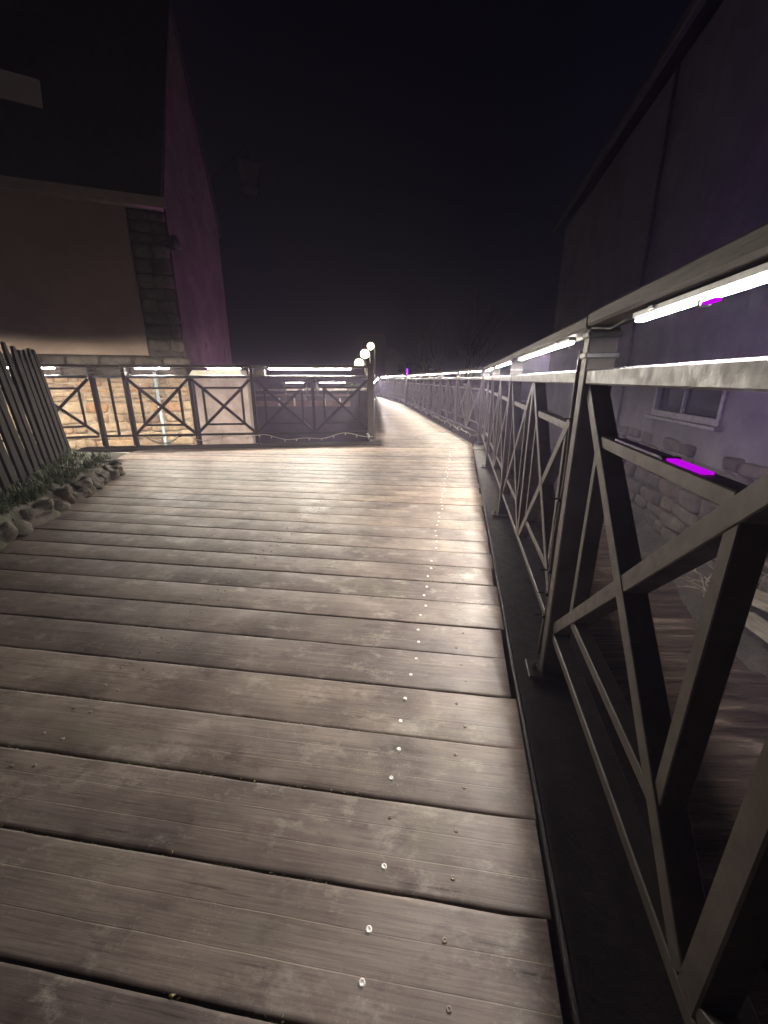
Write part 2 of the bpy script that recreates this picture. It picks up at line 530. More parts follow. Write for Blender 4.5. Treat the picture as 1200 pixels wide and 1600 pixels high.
def heightfield(name, x0, x1, y0, y1, nx, ny, fz, mat, kind='structure'):
    bm = bmesh.new()
    g = []
    for j in range(ny + 1):
        row = []
        for i in range(nx + 1):
            x = x0 + (x1 - x0) * i / nx
            y = y0 + (y1 - y0) * j / ny
            row.append(bm.verts.new(fz(x, y)))
        g.append(row)
    for j in range(ny):
        for i in range(nx):
            bm.faces.new((g[j][i], g[j][i + 1], g[j + 1][i + 1], g[j + 1][i]))
    o = link(name, finish(bm, name, mat, True))
    o["kind"] = kind
    return o

AZ = math.radians(10.2)
D = Vector((math.sin(AZ), math.cos(AZ), 0))
N = Vector((math.cos(AZ), -math.sin(AZ), 0))     # to the right of the bridge
P0 = Vector((0.608, 1.237, 0))

def rb(s, t, z=0.0):        # right-bank frame: s along the bridge, t metres to the right of the railing
    v = P0 + D * s + N * t
    return Vector((v.x, v.y, z))

def bankz(u, v):
    # u: 0..1 from the water to the wall foot, v: metres along
    n = noise.noise(Vector((u * 3, v * 0.8, 2.0))) * 0.16 + noise.noise(Vector((u * 9, v * 2.6, 5.0))) * 0.07
    return rb(v, 2.05 + u * 1.1, -1.8 + 0.62 * u ** 0.8 + n)
heightfield("river_bank", 0, 1, -6, 26, 12, 110, bankz, M['bank'])

# far ground beyond the end of the boardwalk and the quay on the left of it
fb = heightfield("far_bank", -30, 40, 25.6, 120, 20, 20,
                 lambda x, y: Vector((x, y, -0.22 + 0.06 * noise.noise(Vector((x, y, 0))) + (max(0, y - 60) * 0.06))), M['soil'])

# ------------------------------------------------------------------ boardwalk
deck = tag(empty("boardwalk"), kind='structure')
FAR = 25.0
K1 = P0 + D * 5.52            # where the right railing bends
K2 = Vector((0.97, 17.3, 0))  # the dark pillar
K3 = Vector((-0.15, 25.0, 0)) # end of the walk

def lerp(a, b, t): return a + (b - a) * t

def right_edge(y):
    """x of the deck edge, 0.15 m inside the railing line"""
    if y < K1.y:
        x = P0.x + (y - P0.y) * math.tan(AZ)
        return x - 0.15 / math.cos(AZ)
    if y < K2.y:
        return lerp(K1.x - 0.152, K2.x - 0.15, (y - K1.y) / (K2.y - K1.y))
    return lerp(K2.x - 0.15, K3.x - 0.15, (y - K2.y) / (K3.y - K2.y))

def left_edge(y):
    if y < 4.35:
        return -2.354 - 0.245 * (y - 2.316) - 0.12
    if y < 6.05 :
        return -3.62
    return None

def fence_front(x):           # front face of the kerb below the left railing
    return 6.55 + 0.135 * (x + 0.153)

XR = 0.7
def slope_at(yr):
    t = min(1, max(0, (yr - 3.0) / 6.5))
    t = t * t * (3 - 2 * t)
    return math.tan(math.radians(lerp(-8.2, -0.5, t)))

PITCH = 0.2
planks = []
rng = random.Random(11)
yb = -0.75
bounds = []
while yb < FAR:
    bounds.append(yb)
    yb += PITCH * (1 + rng.uniform(-0.035, 0.035))
gap_lines = []
for k in range(len(bounds) - 1):
    y0r, y1r = bounds[k], bounds[k + 1]
    s0, s1 = slope_at(y0r), slope_at(y1r)
    ym = (y0r + y1r) / 2
    xr = right_edge(ym) + rng.uniform(-0.012, 0.006)
    # left limit
    def ymid(x): return ym + (s0 + s1) / 2 * (x - XR)
    xl = None
    cand = left_edge(ymid(-2.6))
    x_try = cand if cand is not None else -3.62
    # planks which meet the left kerb end there; those beyond end at the walkway's left edge
    if ymid(-0.15) + 0.12 > fence_front(-0.15):
        xl = lerp(-0.13, -0.5, (ym - 6.5) / (FAR - 6.5))
    else:
        xl = x_try
        # cut where the plank would run under the kerb of the left railing
        while ymid(xl) + 0.1 > fence_front(xl) + 0.18 and xl < -0.2:
            xl += 0.05
    gap = rng.choice((0.0035, 0.004, 0.005, 0.005, 0.006, 0.007, 0.013))
    zt = rng.uniform(-0.0016, 0.0016)
    nseg = max(3, int((xr - xl) / (0.045 if ym < 3 else 0.12 if ym < 8 else 0.4)))
    theta = math.atan((s0 + s1) / 2)
    ox, oy = (xl + xr) / 2, ymid((xl + xr) / 2)
    ca, sa = math.cos(-theta), math.sin(-theta)
    bm = bmesh.new()
    rings = []
    jit = 0.0012 if ym < 8 else 0.0006
    twist = rng.uniform(-0.0012, 0.0012)
    for i in range(nseg + 1):
        x = xl + (xr - xl) * i / nseg
        a = y0r + s0 * (x - XR) + gap / 2
        b = y1r + s1 * (x - XR) - gap / 2
        na = noise.noise(Vector((x * 9, k * 3.3, 0))) * jit + noise.noise(Vector((x * 40, k * 3.3, 4))) * jit * 0.8
        nb = noise.noise(Vector((x * 9, k * 3.3, 9))) * jit + noise.noise(Vector((x * 40, k * 3.3, 14))) * jit * 0.8
        chip = max(0, noise.noise(Vector((x * 5, k * 2.1, 30))) - 0.45) * 0.03 if ym < 8 else 0
        a += na + chip * 0.4
        b += nb - chip
        z = zt + noise.noise(Vector((x * 0.7, k * 1.7, 3))) * 0.0015 + twist * (x - ox)
        pts = [(a, z - 0.055), (a, z - 0.004), (a + 0.002, z - 0.0008), (a + 0.008, z), ((a + b) / 2, z + 0.0012),
               (b - 0.008, z), (b - 0.002, z - 0.0008 - chip * 0.2), (b, z - 0.004 - chip * 0.3), (b, z - 0.055)]
        ring = []
        for (py, pz) in pts:
            xs = x + (right_edge(py) - right_edge(ym) if i == nseg else 0.0)
            dx, dy = xs - ox, py - oy
            ring.append(bm.verts.new((dx * ca - dy * sa, dx * sa + dy * ca, pz)))
        rings.append(ring)
    m = len(rings[0])
    for i in range(nseg):
        for j in range(m):
            jj = (j + 1) % m
            bm.faces.new((rings[i][j], rings[i][jj], rings[i + 1][jj], rings[i + 1][j]))
    bm.faces.new(rings[0])
    bm.faces.new(rings[-1][::-1])
    me = finish(bm, "plank", M['plank'])
    for p in me.polygons:
        p.use_smooth = abs(p.normal.z) > 0.3
    po = link("plank", me, deck, (ox, oy, 0), (0, 0, theta))
    planks.append((po, ym, theta, xl, xr, ox, oy, ymid, zt))
    gap_lines.append((y0r, s0, xl, xr, ym))

# screws: a bright row near the right edge, older dull pairs further left
def screw_mesh(name, mat, r):
    bm = bmesh.new()
    seg = 12
    prof = [(r, -0.001), (r * 0.95, 0.0018), (r * 0.55, 0.0022), (r * 0.42, 0.0004), (0.0004, 0.0004)]
    rings = []
    for (rr, z) in prof:
        rings.append([bm.verts.new((rr * math.cos(2 * math.pi * i / seg), rr * math.sin(2 * math.pi * i / seg), z)) for i in range(seg)])
    for a in range(len(rings) - 1):
        for i in range(seg):
            j = (i + 1) % seg
            bm.faces.new((rings[a][i], rings[a][j], rings[a + 1][j], rings[a + 1][i]))
    return finish(bm, name, mat, True)
scr_new = screw_mesh("screw", M['screw'], 0.0062)
scr_old = screw_mesh("screw_old", M['screw_old'], 0.0048)
for (po, ym, theta, xl, xr, ox, oy, ymid, zt) in planks:
    if ym > 6.6 or ym < 0.1:
        continue
    for off in (-0.05, 0.045):
        rows = [(right_edge(ym) - 0.335 + rng.uniform(-0.012, 0.012), scr_new if rng.random() < 0.8 else scr_old),
                (right_edge(ym) - 0.17 + rng.uniform(-0.02, 0.02), scr_old)]
        if xl < -1:
            rows.append((right_edge(ym) - 1.30 + rng.uniform(-0.02, 0.02), scr_old))
            rows.append((right_edge(ym) - 1.36 + rng.uniform(-0.02, 0.02), scr_old))
        for (x, sm) in rows:
            if xl + 0.03 < x < xr - 0.03:
                lx = (x - ox) / math.cos(theta)
                link("screw", sm, po, (lx, off + rng.uniform(-0.012, 0.012), zt + 0.0022 + noise.noise(Vector((x * 0.7, 0, 3))) * 0.0))

# joists below the deck
joist = box_mesh("joist", 0.09, 26.5, 0.16, M['kerb'], 0.0)
for xx, rz in ((0.05, -0.0), (-0.3, 0.0)):
    pass
for i, t in enumerate((0.42, 1.0, 1.7, 2.4, 3.1)):
    c = P0 + D * 1.3 - N * t
    L = 8.2
    o = link("joist", box_mesh("joist", 0.09, L, 0.16, M['kerb'], 0.0), deck, (c.x, c.y, -0.145), (0, 0, -AZ))
for dx in (0.25, 0.75, 1.3):
    o = link("joist", box_mesh("joist", 0.09, 18.2, 0.16, M['kerb'], 0.0), deck, (dx - 0.1, 15.8, -0.146), (0, 0, 0.035))

# moss and grit in the gaps between planks
bm = bmesh.new()
rm = random.Random(5)
for (y0r, s0, xl, xr, ym) in gap_lines:
    if ym > 6.0 or ym < 0.1:
        continue
    x = xl
    while x < xr:
        dens = noise.noise(Vector((x * 1.3, ym * 2.0, 8.0))) + 0.35 * noise.noise(Vector((x * 9, ym * 2.0, 3.0)))
        step = 0.0022 if ym < 2.5 else 0.006
        x += step * rm.uniform(0.4, 1.8)
        if dens < -0.08 or rm.random() > 0.4 + dens:
            continue
        y = y0r + s0 * (x - XR) + rm.uniform(-0.0055, 0.0055)
        r = rm.uniform(0.0009, 0.0024) * (1 if ym < 2.5 else 1.6)
        c0 = Vector((x, y, -0.0025 + rm.uniform(-0.006, 0.0025)))
        vs = [bm.verts.new(c0 + Vector((rm.gauss(0, 1) * 1.5, rm.gauss(0, 1), rm.gauss(0, 0.8))) * r) for _ in range(4)]
        for f in ((0, 1, 2), (0, 2, 3), (0, 3, 1), (1, 3, 2)):
            bm.faces.new([vs[q] for q in f])
mo = link("gap_moss", finish(bm, "gap_moss", M['moss'], True))
tag(mo, "yellow green moss and grit in the gaps of the deck planks", "moss", kind='stuff')

# ------------------------------------------------------------------ edge beams
def beam_between(a, b, w, h, z, name, label, mat, lip=True, off=0.0, cat="beam"):
    a, b = Vector(a), Vector(b)
    d = (b - a)
    L = d.length
    rz = math.atan2(d.y, d.x)
    root = empty(name, ((a.x + b.x) / 2, (a.y + b.y) / 2, z), rz, label, cat)
    bm = bmesh.new()
    box_bm(bm, L, w, h, (0, off, -h / 2), None, 0.006)
    link("web", finish(bm, "web", mat), root)
    if lip:
        bm = bmesh.new()
        box_bm(bm, L, 0.012, h + 0.012, (0, off + w / 2 + 0.0065, -h / 2 + 0.006), None, 0.003)
        link("flange", finish(bm, "flange", mat), root)
    return root
e1a, e1b = P0 + D * -2.6, K1 + D * 0.02
beam_between(e1a, e1b, 0.30, 0.22, -0.018, "edge_beam", "dark brown edge beam along the near deck beside the right railing", M['beam'], True, -0.022)
beam_between(K1 + Vector((0.012, 0.02, 0)), K2, 0.28, 0.22, -0.020, "edge_beam", "dark edge beam under the bent middle stretch of the right railing", M['beam'], True, 0.0)
beam_between(K2 + Vector((0, 0.02, 0)), K3, 0.28, 0.22, -0.022, "edge_beam", "dark edge beam under the farthest stretch of the right railing", M['beam'], True, 0.0)

# small concrete pad with a pale bracket at the bend
pad = empty("bend_plate", (K1.x - 0.06, K1.y - 0.1, -0.016), math.radians(75), "pale steel plate on the edge beam at the bend of the right railing", "plate")
link("plate", box_mesh("plate", 0.55, 0.17, 0.008, M['concrete'], 0.002), pad, (-0.12, 0.0, 0.004))
link("bracket", box_mesh("bracket", 0.10, 0.07, 0.05, M['galv'], 0.004), pad, (0.02, 0.0, 0.034), (0, 0, 0.4))

# ------------------------------------------------------------------ railings
ZT0, ZT1 = 0.985, 1.025
ZB0, ZB1 = 0.140, 0.170
ZH0, ZH1 = 1.132, 1.168

_bay_cache = {}
def bay_meshes(L, paint='steel'):
    key = (round(L, 3), paint)
    if key in _bay_cache:
        return _bay_cache[key]
    st = M[paint]
    h = L / 2
    d = {}
    d['post'] = box_mesh("post", 0.054, 0.078, 1.145, st, 0.004, (0, 0, 1.145 / 2 - 0.012))
    d['collar'] = box_mesh("collar", 0.064, 0.088, 0.016, M['galv'], 0.003)
    d['base_plate'] = box_mesh("base_plate", 0.10, 0.17, 0.012, st, 0.003, (0, 0, -0.009))
    bm = bmesh.new(); cyl_bm(bm, (0, 0, 0), (0, 0, 0.012), 0.011, seg=6); cyl_bm(bm, (0, 0, 0.0121), (0, 0, 0.024), 0.005, seg=8)
    d['bolt'] = finish(bm, "bolt", M['bolt'])
    d['top_rail'] = box_mesh("top_rail", L - 0.052, 0.068, ZT1 - ZT0, M['galv'], 0.004, (h, 0, (ZT0 + ZT1) / 2))
    d['bottom_rail'] = box_mesh("bottom_rail", L - 0.052, 0.046, ZB1 - ZB0, st, 0.003, (h, 0, (ZB0 + ZB1) / 2))
    bm = bmesh.new()
    box_bm(bm, L - 0.006, 0.19 if paint == 'steel_silhouette' else 0.092, ZH1 - ZH0, (h, 0, (ZH0 + ZH1) / 2), None, 0.006)
    d['handrail'] = finish(bm, "handrail", M['handrail'])
    d['middle_bar'] = box_mesh("middle_bar", 0.044, 0.050, ZT0 - ZB1 - 0.004, st, 0.003, (h, 0, (ZT0 + ZB1) / 2))
    diag, inner = [], []
    for x0, x1 in ((0.026, h - 0.024), (h + 0.024, L - 0.026)):
        diag.append(bar_mesh("diagonal_bar", (x0, ZB1 + 0.012), (x1, ZT0 - 0.012), 0.038, 0.050, st))
        diag.append(bar_mesh("diagonal_bar", (x0, ZT0 - 0.012), (x1, ZB1 + 0.012), 0.038, 0.046, st))
        w = x1 - x0
        zl, zh = ZB1 + 0.17 * (ZT0 - ZB1), ZT0 - 0.17 * (ZT0 - ZB1)
        xa, xb = x0 + 0.17 * w, x1 - 0.17 * w
        inner.append(bar_mesh("inner_upright", (xa, zl + 0.012), (xa, zh - 0.012), 0.028, 0.042, st))
        inner.append(bar_mesh("inner_upright", (xb, zl + 0.012), (xb, zh - 0.012), 0.028, 0.042, st))
        inner.append(bar_mesh("inner_crossbar", (xa + 0.012, zl), (xb - 0.012, zl), 0.028, 0.038, st))
        inner.append(bar_mesh("inner_crossbar", (xa + 0.012, zh), (xb - 0.012, zh), 0.028, 0.038, st))
    d['diag'] = diag
    d['inner'] = inner
    _bay_cache[key] = d
    return d

def add_post(root, x, d, detail=True):
    p = link("post", d['post'], root, (x, 0, 0))
    if detail:
        link("collar", d['collar'], p, (0, 0, 1.062))
        link("collar", d['collar'], p, (0, 0, 1.116))
        b = link("base_plate", d['base_plate'], root, (x, 0, 0))
        for sy in (-0.062, 0.062):
            link("bolt", d['bolt'], b, (0.0, sy, -0.002))
    return p

def railing_run(a, b, nb, label, end_post=True, first_post=True, detail=True, name="railing", paint='steel'):
    a, b = Vector(a), Vector(b)
    v = b - a
    L = v.length / nb
    rz = math.atan2(v.y, v.x)
    root = empty(name, (a.x, a.y, a.z), rz, label, "railing")
    if abs(v.z) > 1e-4:
        root.rotation_euler = (0, -math.asin(v.z / v.length), rz)
    d = bay_meshes(L, paint)
    rg = random.Random(int(L * 1e4))
    for i in range(nb):
        x = i * L
        if i > 0 or first_post:
            add_post(root, x, d, detail)
        link("top_rail", d['top_rail'], root, (x, 0, 0))
        link("bottom_rail", d['bottom_rail'], root, (x, 0, 0))
        link("handrail", d['handrail'], root, (x, rg.uniform(-0.004, 0.004), rg.uniform(0, 0.006)))
        link("middle_bar", d['middle_bar'], root, (x, 0, 0))
        for m in d['diag']:
            link(m.name.split('.')[0], m, root, (x, 0, 0))
        for m in d['inner']:
            link(m.name.split('.')[0], m, root, (x, 0, 0))
    if end_post:
        add_post(root, nb * L, d, detail)
    return root, L, rz

_led_cache = {}
def led_strip(root_loc, rz, x0, x1, label, group, yoff=0.0, z=ZH0, tilt=0.0, name="led_strip", clips=True, mat='led'):
    L = x1 - x0
    key = (round(L, 3), mat)
    if key not in _led_cache:
        h = box_mesh("housing", L, 0.024, 0.010, M['housing'], 0.001)
        df = box_mesh("diffuser", L - 0.012, 0.016, 0.008, M[mat + '_side'], 0.0015)
        df.materials.append(M[mat])
        for pg in df.polygons:
            if pg.normal.z < -0.9:
                pg.material_index = 1
        cl = box_mesh("clip", 0.018, 0.034, 0.006, M['bolt'], 0.001)
        _led_cache[key] = (h, df, cl)
    h, df, cl = _led_cache[key]
    c = Vector(root_loc) + Matrix.Rotation(rz, 3, 'Z') @ (Matrix.Rotation(-tilt, 3, 'Y') @ Vector(((x0 + x1) / 2, yoff, z - 0.0055)))
    r = empty(name, c, rz, label, "led strip", group)
    r.rotation_euler = (0, -tilt, rz)
    link("housing", h, r)
    link("diffuser", df, r, (0, 0, -0.0091))
    if clips:
        bm = bmesh.new()
        tube_bm(bm, [(L / 2 + 0.001, 0, 0.001), (L / 2 + 0.04, 0.012, -0.004), (L / 2 + 0.10, 0.02, -0.014), (L / 2 + 0.16, 0.024, -0.006), (L / 2 + 0.22, 0.03, 0.0005)], 0.003, 5)
        link("wire", finish(bm, "wire", M['black'], True), r)
        for xx in (-L * 0.36, L * 0.36):
            link("clip", cl, r, (xx, 0, 0.0022))
    return r

ORD = ["first", "second", "third", "fourth", "fifth", "sixth", "seventh", "eighth"]
BAY = 1.84
# right railing, near run (two bays lie beside and behind the camera)
near_run, L1, rz1 = railing_run(P0 + D * (-2 * BAY), K1, 5, "dark steel railing with crossed bars along the near right edge of the deck", end_post=True)
base = P0 + D * (-2 * BAY)
near_lab = ["white LED strip under the handrail behind the viewer's right shoulder",
            "long glaring white LED strip under the handrail at the right picture edge",
            "white LED strip under the handrail just beyond the nearest collared post",
            "second white LED strip beyond the nearest collared post on the right",
            "white LED strip under the handrail just before the bend of the right railing"]
for i in range(1, 5):
    led_strip((base.x, base.y, 0), rz1, i * BAY + (0.25 if i > 1 else 0.86), i * BAY + 1.54, near_lab[i], "LED strips along the right railing", yoff=0.020, mat=('led_near', 'led_near', 'led_mid', 'led', 'led_far')[i])
# magenta light spilled on an inner crossbar, painted as a glowing bar
ms = empty("magenta_spill_bar", rb(-0.575, 0.0, 0.8585), rz1, "magenta light spill on an inner crossbar of the near railing, made as a glowing bar", "led strip")
link("diffuser", box_mesh("diffuser", 0.115, 0.019, 0.006, M['magenta_spill'], 0.001), ms, (0, 0, 0.0032))  # glowing piece painting the brightest part of the spill
link("glow_end", box_mesh("glow_end", 0.012, 0.032, 0.008, M['black'], 0.001), ms, (0.0645, 0, 0.004))
link("housing", box_mesh("housing", 0.24, 0.024, 0.007, M['violet_spill'], 0.001), ms, (0.192, 0, 0.0038))  # violet box painting where the magenta light fades along the bar
mg = empty("magenta_spill_bar", rb(-0.575, -0.020, 1.1102), rz1, "tiny magenta glint below the glaring LED strip at the right edge, made as a glowing block", "led strip")
link("diffuser", box_mesh("diffuser", 0.034, 0.010, 0.006, M['magenta_spill'], 0.001), mg)  # glowing block added for a magenta glint
link("clip", box_mesh("clip", 0.006, 0.018, 0.012, M['black'], 0.001), mg, (0.0205, 0, 0.001))

# supply cable tied to the nearest post
sc_ = empty("supply_cable", rb(0.055, -0.034, 0.0), rz1, "thin dark cable tied to the nearest collared post of the right railing", "cable")
bm = bmesh.new()
tube_bm(bm, [(0.004 * math.sin(k * 1.3), 0.004 * math.cos(k * 0.9), 0.02 + 1.06 * k / 16) for k in range(17)], 0.007, 6)
link("strand", finish(bm, "strand", M['steel'], True), sc_)
for zz in (0.18, 0.27, 0.36, 0.62, 0.88):
    link("tie", box_mesh("tie", 0.02, 0.02, 0.012, M['black'], 0.002), sc_, (0.002, 0, zz))
    link("tie_tail", box_mesh("tie_tail", 0.004, 0.03, 0.005, M['black'], 0.0005), sc_, (0.004, 0.02, zz + 0.003))

# bend post, thicker and dark
def thick_post(loc, rz, label, h=1.16, w=0.11):
    t = empty("bend_post", loc, rz, label, "post")
    link("shaft", box_mesh("shaft", w, w, h, M['steel'], 0.006, (0, 0, h / 2 - 0.01)), t)
    link("cap", box_mesh("cap", w + 0.02, w + 0.02, 0.02, M['galv'], 0.004, (0, 0, h + 0.0005)), t)
    return t

a2 = K1 + (K2 - K1).normalized() * 0.10
mid_run, L2, rz2 = railing_run(a2, K2, 6, "dark steel railing with crossed bars on the middle stretch beyond the bend", end_post=False)
for i in range(6):
    led_strip(a2, rz2, i * L2 + 0.16, (i + 1) * L2 - 0.16, "%s white LED strip beyond the bend of the right railing" % ORD[i], "LED strips along the right railing", yoff=0.020, clips=i < 2, mat='led_far')
a3 = K2 + (K3 - K2).normalized() * 0.16
far_run, L3, rz3 = railing_run(a3, K3, 5, "dark steel railing beyond the black pillar near the far end", detail=False)
for i in range(5):
    led_strip(a3, rz3, i * L3 + 0.12, (i + 1) * L3 - 0.12, "%s white LED strip beyond the black pillar on the right railing" % ORD[i], "LED strips along the right railing", yoff=0.020, clips=False)
K4 = Vector((-0.95, 27.6, -0.62))
a4 = K3 + Vector((-0.05, 0.1, 0))
end_run, L4, rz4 = railing_run(a4, K4, 2, "short railing sloping down to the left at the far end", detail=False)
tilt4 = math.asin((K4 - a4).z / (K4 - a4).length)
for i in range(2):
    led_strip(a4, rz4, i * L4 + 0.06, (i + 1) * L4 - 0.06, "%s LED strip on the sloping railing at the far end" % ("upper", "lower")[i], "LED strips along the right railing", yoff=-0.014, tilt=tilt4, clips=False)
# ramp under it
rp = link("ramp", prism_mesh("ramp", [(-1.5, 25.02, -0.03), (0.0, 25.02, -0.03), (-0.75, 27.9, -0.66), (-2.3, 27.9, -0.66)], (0, 0, -0.12), M['plank']))
tag(rp, "timber ramp leading down from the far end of the boardwalk", "ramp")

# the black pillar with a violet lamp
pl = empty("pillar", (K2.x, K2.y, -0.02), 0.05, "black pillar with a violet lamp between two stretches of the right railing", "pillar")
link("shaft", box_mesh("shaft", 0.24, 0.24, 1.56, M['black'], 0.008, (0, 0, 0.78)), pl)
link("cap", box_mesh("cap", 0.28, 0.28, 0.04, M['black'], 0.008, (0, 0, 1.5805)), pl)
vl = empty("violet_lamp", (K2.x - 0.05, K2.y - 0.15, 1.10), 0, "slim upright violet lamp on the face of the black pillar", "lamp")
link("tube", box_mesh("tube", 0.05, 0.03, 0.26, M['violet_led'], 0.008, (0, 0, 0.155)), vl)
link("foot", box_mesh("foot", 0.07, 0.05, 0.02, M['black'], 0.003, (0, 0, 0.012)), vl)
bp = empty("road_sign_post", (K2.x - 0.06, K2.y + 0.3, -0.25), 0, "thin dark pole standing behind the black pillar", "pole")
bm = bmesh.new(); cyl_bm(bm, (0, 0, 0), (0, 0, 1.8), 0.05, seg=10)
link("shaft", finish(bm, "shaft", M['black'], True), bp)
link("cap", box_mesh("cap", 0.12, 0.12, 0.03, M['black'], 0.004, (0, 0, 1.816)), bp)

# ------------------------------------------------------------------ left railing, on a dark kerb
def on_left(x): return Vector((x, fence_front(x) + 0.22, 0.025))
LA, LC = on_left(-3.78), on_left(-0.22)
left_run, L5, rz5 = railing_run(LA, LC, 2, "dark steel railing with crossed bars across the left of the platform", end_post=False, paint='steel_silhouette')
beam_dir = (LC - LA).normalized()
kb = beam_between(LA - beam_dir * 0.75 + Vector((0, -0.075, 0)), LC + beam_dir * 0.16 + Vector((0, -0.075, 0)), 0.34, 0.32, 0.013, "timber_kerb", "dark timber kerb below the left railing", M['kerb'], lip=False, cat="kerb")
cp = thick_post((LC.x, LC.y, 0.07), rz5, "thick dark corner post where the left railing meets the walkway", 1.16, 0.105)
nperp = Vector((-math.sin(rz5), math.cos(rz5), 0))
led_strip(LA, rz5, L5 + 0.26, 2 * L5 - 0.30, "long white LED strip on the left railing next to the corner post", "LED strips along the left railing", yoff=0.004, mat='led_left')
led_strip(LA, rz5, 0.16, 0.62, "short LED strip on the left railing above the stone wall", "LED strips along the left railing", yoff=0.012, mat='led_left')
led_strip(LA, rz5, 1.18, 1.64, "short LED strip on the left railing in front of the capped pier", "LED strips along the left railing", yoff=0.012, mat='led_left')
# cream duct boxes on the top rail
def cream_box(x0, x1, h, slant, label):
    c = LA + beam_dir * x0 + Vector((0, 0, ZT1 + 0.001))
    t = empty("duct_box", c, rz5, label, "box")
    w = x1 - x0
    link("body", prism_mesh("body", [(0, -0.03, 0), (w, -0.03, 0), (w, -0.03, h), (slant, -0.03, h)], (0, 0.06, 0), M['cream']), t)
    link("lid", box_mesh("lid", w - slant, 0.066, 0.006, M['cream'], 0.001, (slant + (w - slant) / 2, 0, h + 0.0035)), t)
cream_box(L5 + 0.04, L5 + 0.2, 0.075, 0.05, "small cream box on the left railing just past its middle post")

# paired posts and the return panel to the left
LB = LA - beam_dir * 0.44
pair_run = empty("railing_link", LB, rz5, "narrow link panel between the paired posts of the left railing", "railing")
dd = bay_meshes(L5, 'steel_silhouette')
add_post(pair_run, 0, dd)
link("top_rail", box_mesh("top_rail", 0.39, 0.066, 0.04, M['galv'], 0.004, (0.22, 0, 1.005)), pair_run)
link("bottom_rail", box_mesh("bottom_rail", 0.39, 0.046, 0.03, M['steel_silhouette'], 0.003, (0.22, 0, 0.155)), pair_run)
link("baluster", box_mesh("baluster", 0.026, 0.04, 0.81, M['steel_silhouette'], 0.002, (0.22, 0, 0.5775)), pair_run)
link("handrail", box_mesh("handrail", 0.43, 0.19, 0.036, M['handrail'], 0.006, (0.22, 0, 1.15)), pair_run)
LR = LB + Vector((-1.62, -0.72, 0))
ret_run, L6, rz6 = railing_run(LR, LB - (LB - LR).normalized() * 0.03, 1, "short dark railing panel half hidden behind the picket fence", end_post=False, paint='steel_silhouette')
led_strip(LR, rz6, 0.5, 1.36, "white LED strip on the railing panel beside the picket fence", "LED strips along the left railing", yoff=0.004, mat='led_left')
LR2 = LR + Vector((-1.5, -0.8, 0))
ret2, L7, rz7 = railing_run(LR2, LR - (LR - LR2).normalized() * 0.03, 1, "dark railing panel behind the picket fence at the left edge", end_post=False, paint='steel_silhouette')
led_strip(LR2, rz7, 0.3, 1.4, "white LED strip seen between the pickets at the left edge", "LED strips along the left railing", yoff=0.004, mat='led_left')

# railing on the left side of the far walkway (seen end-on)
WL0, WL1 = Vector((LC.x + 0.0, LC.y + 0.12, 0)), Vector((-0.62, 24.9, 0))
wl_run, L8, rz8 = railing_run(WL0, WL1, 10, "dark steel railing along the left side of the walkway, hidden end-on", first_post=False, detail=False)
for i in range(10):
    led_strip(WL0, rz8, i * L8 + 0.2, (i + 1) * L8 - 0.2, "%s LED strip of the walkway's left railing behind the corner post" % (ORD + ["ninth", "tenth"])[i], "LED strips along the walkway's left railing", yoff=-0.014, clips=False, mat='led_near')
beam_between(WL0 + Vector((0.05, 0.1, 0)), WL1 + Vector((0.05, 0, 0)), 0.16, 0.22, -0.024, "edge_beam", "dark edge beam along the left side of the far walkway", M['beam'], lip=False)

# string of unlit fairy lights along the left railing's foot
def string_lights():
    t = empty("string_lights", LA + Vector((0, 0, 0.02)), rz5, "pale string of unlit fairy lights along the foot of the left railing", "string lights")
    pts = []
    n = 90
    for i in range(n + 1):
        x = 0.75 + (2 * L5 - 0.72) * i / n
        ph = x * 4.4
        z = 0.075 + 0.035 * math.sin(ph) + 0.02 * math.sin(ph * 2.3 + 1)
        if x < 1.6:
            z += 0.03
        pts.append((x, -0.05 - 0.01 * math.sin(ph * 1.7), z))
    bm = bmesh.new(); tube_bm(bm, pts, 0.0065, 6)
    link("cable", finish(bm, "cable", M['cable'], True), t)
    bm = bmesh.new(); cyl_bm(bm, (0, 0, 0), (0, 0, -0.035), 0.008, 0.006, seg=8)
    bl = finish(bm, "bulb", M['cream'], True)
    for i in range(4, n, 6):
        p = pts[i]
        link("bulb", bl, t, (p[0], p[1], p[2] - 0.004), (random.uniform(-0.4, 0.4), random.uniform(-0.5, 0.5), 0))
    bm = bmesh.new()
    tube_bm(bm, [(2 * L5 - 0.05 + 0.012 * math.sin(k), -0.07, 0.05 + 0.014 * k) for k in range(6)], 0.02, 6)
    link("knot", finish(bm, "knot", M['cable'], True), t)
string_lights()
# fairy lights on the right railing's foot beyond the bend
def string_lights_right():
    t = empty("string_lights", a2, rz2, "pale string of unlit fairy lights along the railing foot beyond the bend", "string lights")
    n = 130
    pts = [((6 * L2) * i / n, 0.035, 0.12 + 0.02 * math.sin(i * 0.9) - 0.045 * abs(math.sin(i * 0.21))) for i in range(n + 1)]
    bm = bmesh.new(); tube_bm(bm, pts, 0.006, 5)
    link("cable", finish(bm, "cable", M['cable'], True), t)
    bm = bmesh.new(); cyl_bm(bm, (0, 0, 0), (0, 0, -0.04), 0.009, 0.007, seg=6)
    bl = finish(bm, "bulb", M['cream'], True)
    for i in range(2, n, 4):
        p = pts[i]
        link("bulb", bl, t, (p[0], p[1] + 0.004, p[2] - 0.003), (random.uniform(-0.5, 0.5), random.uniform(-0.5, 0.5), 0))
string_lights_right()

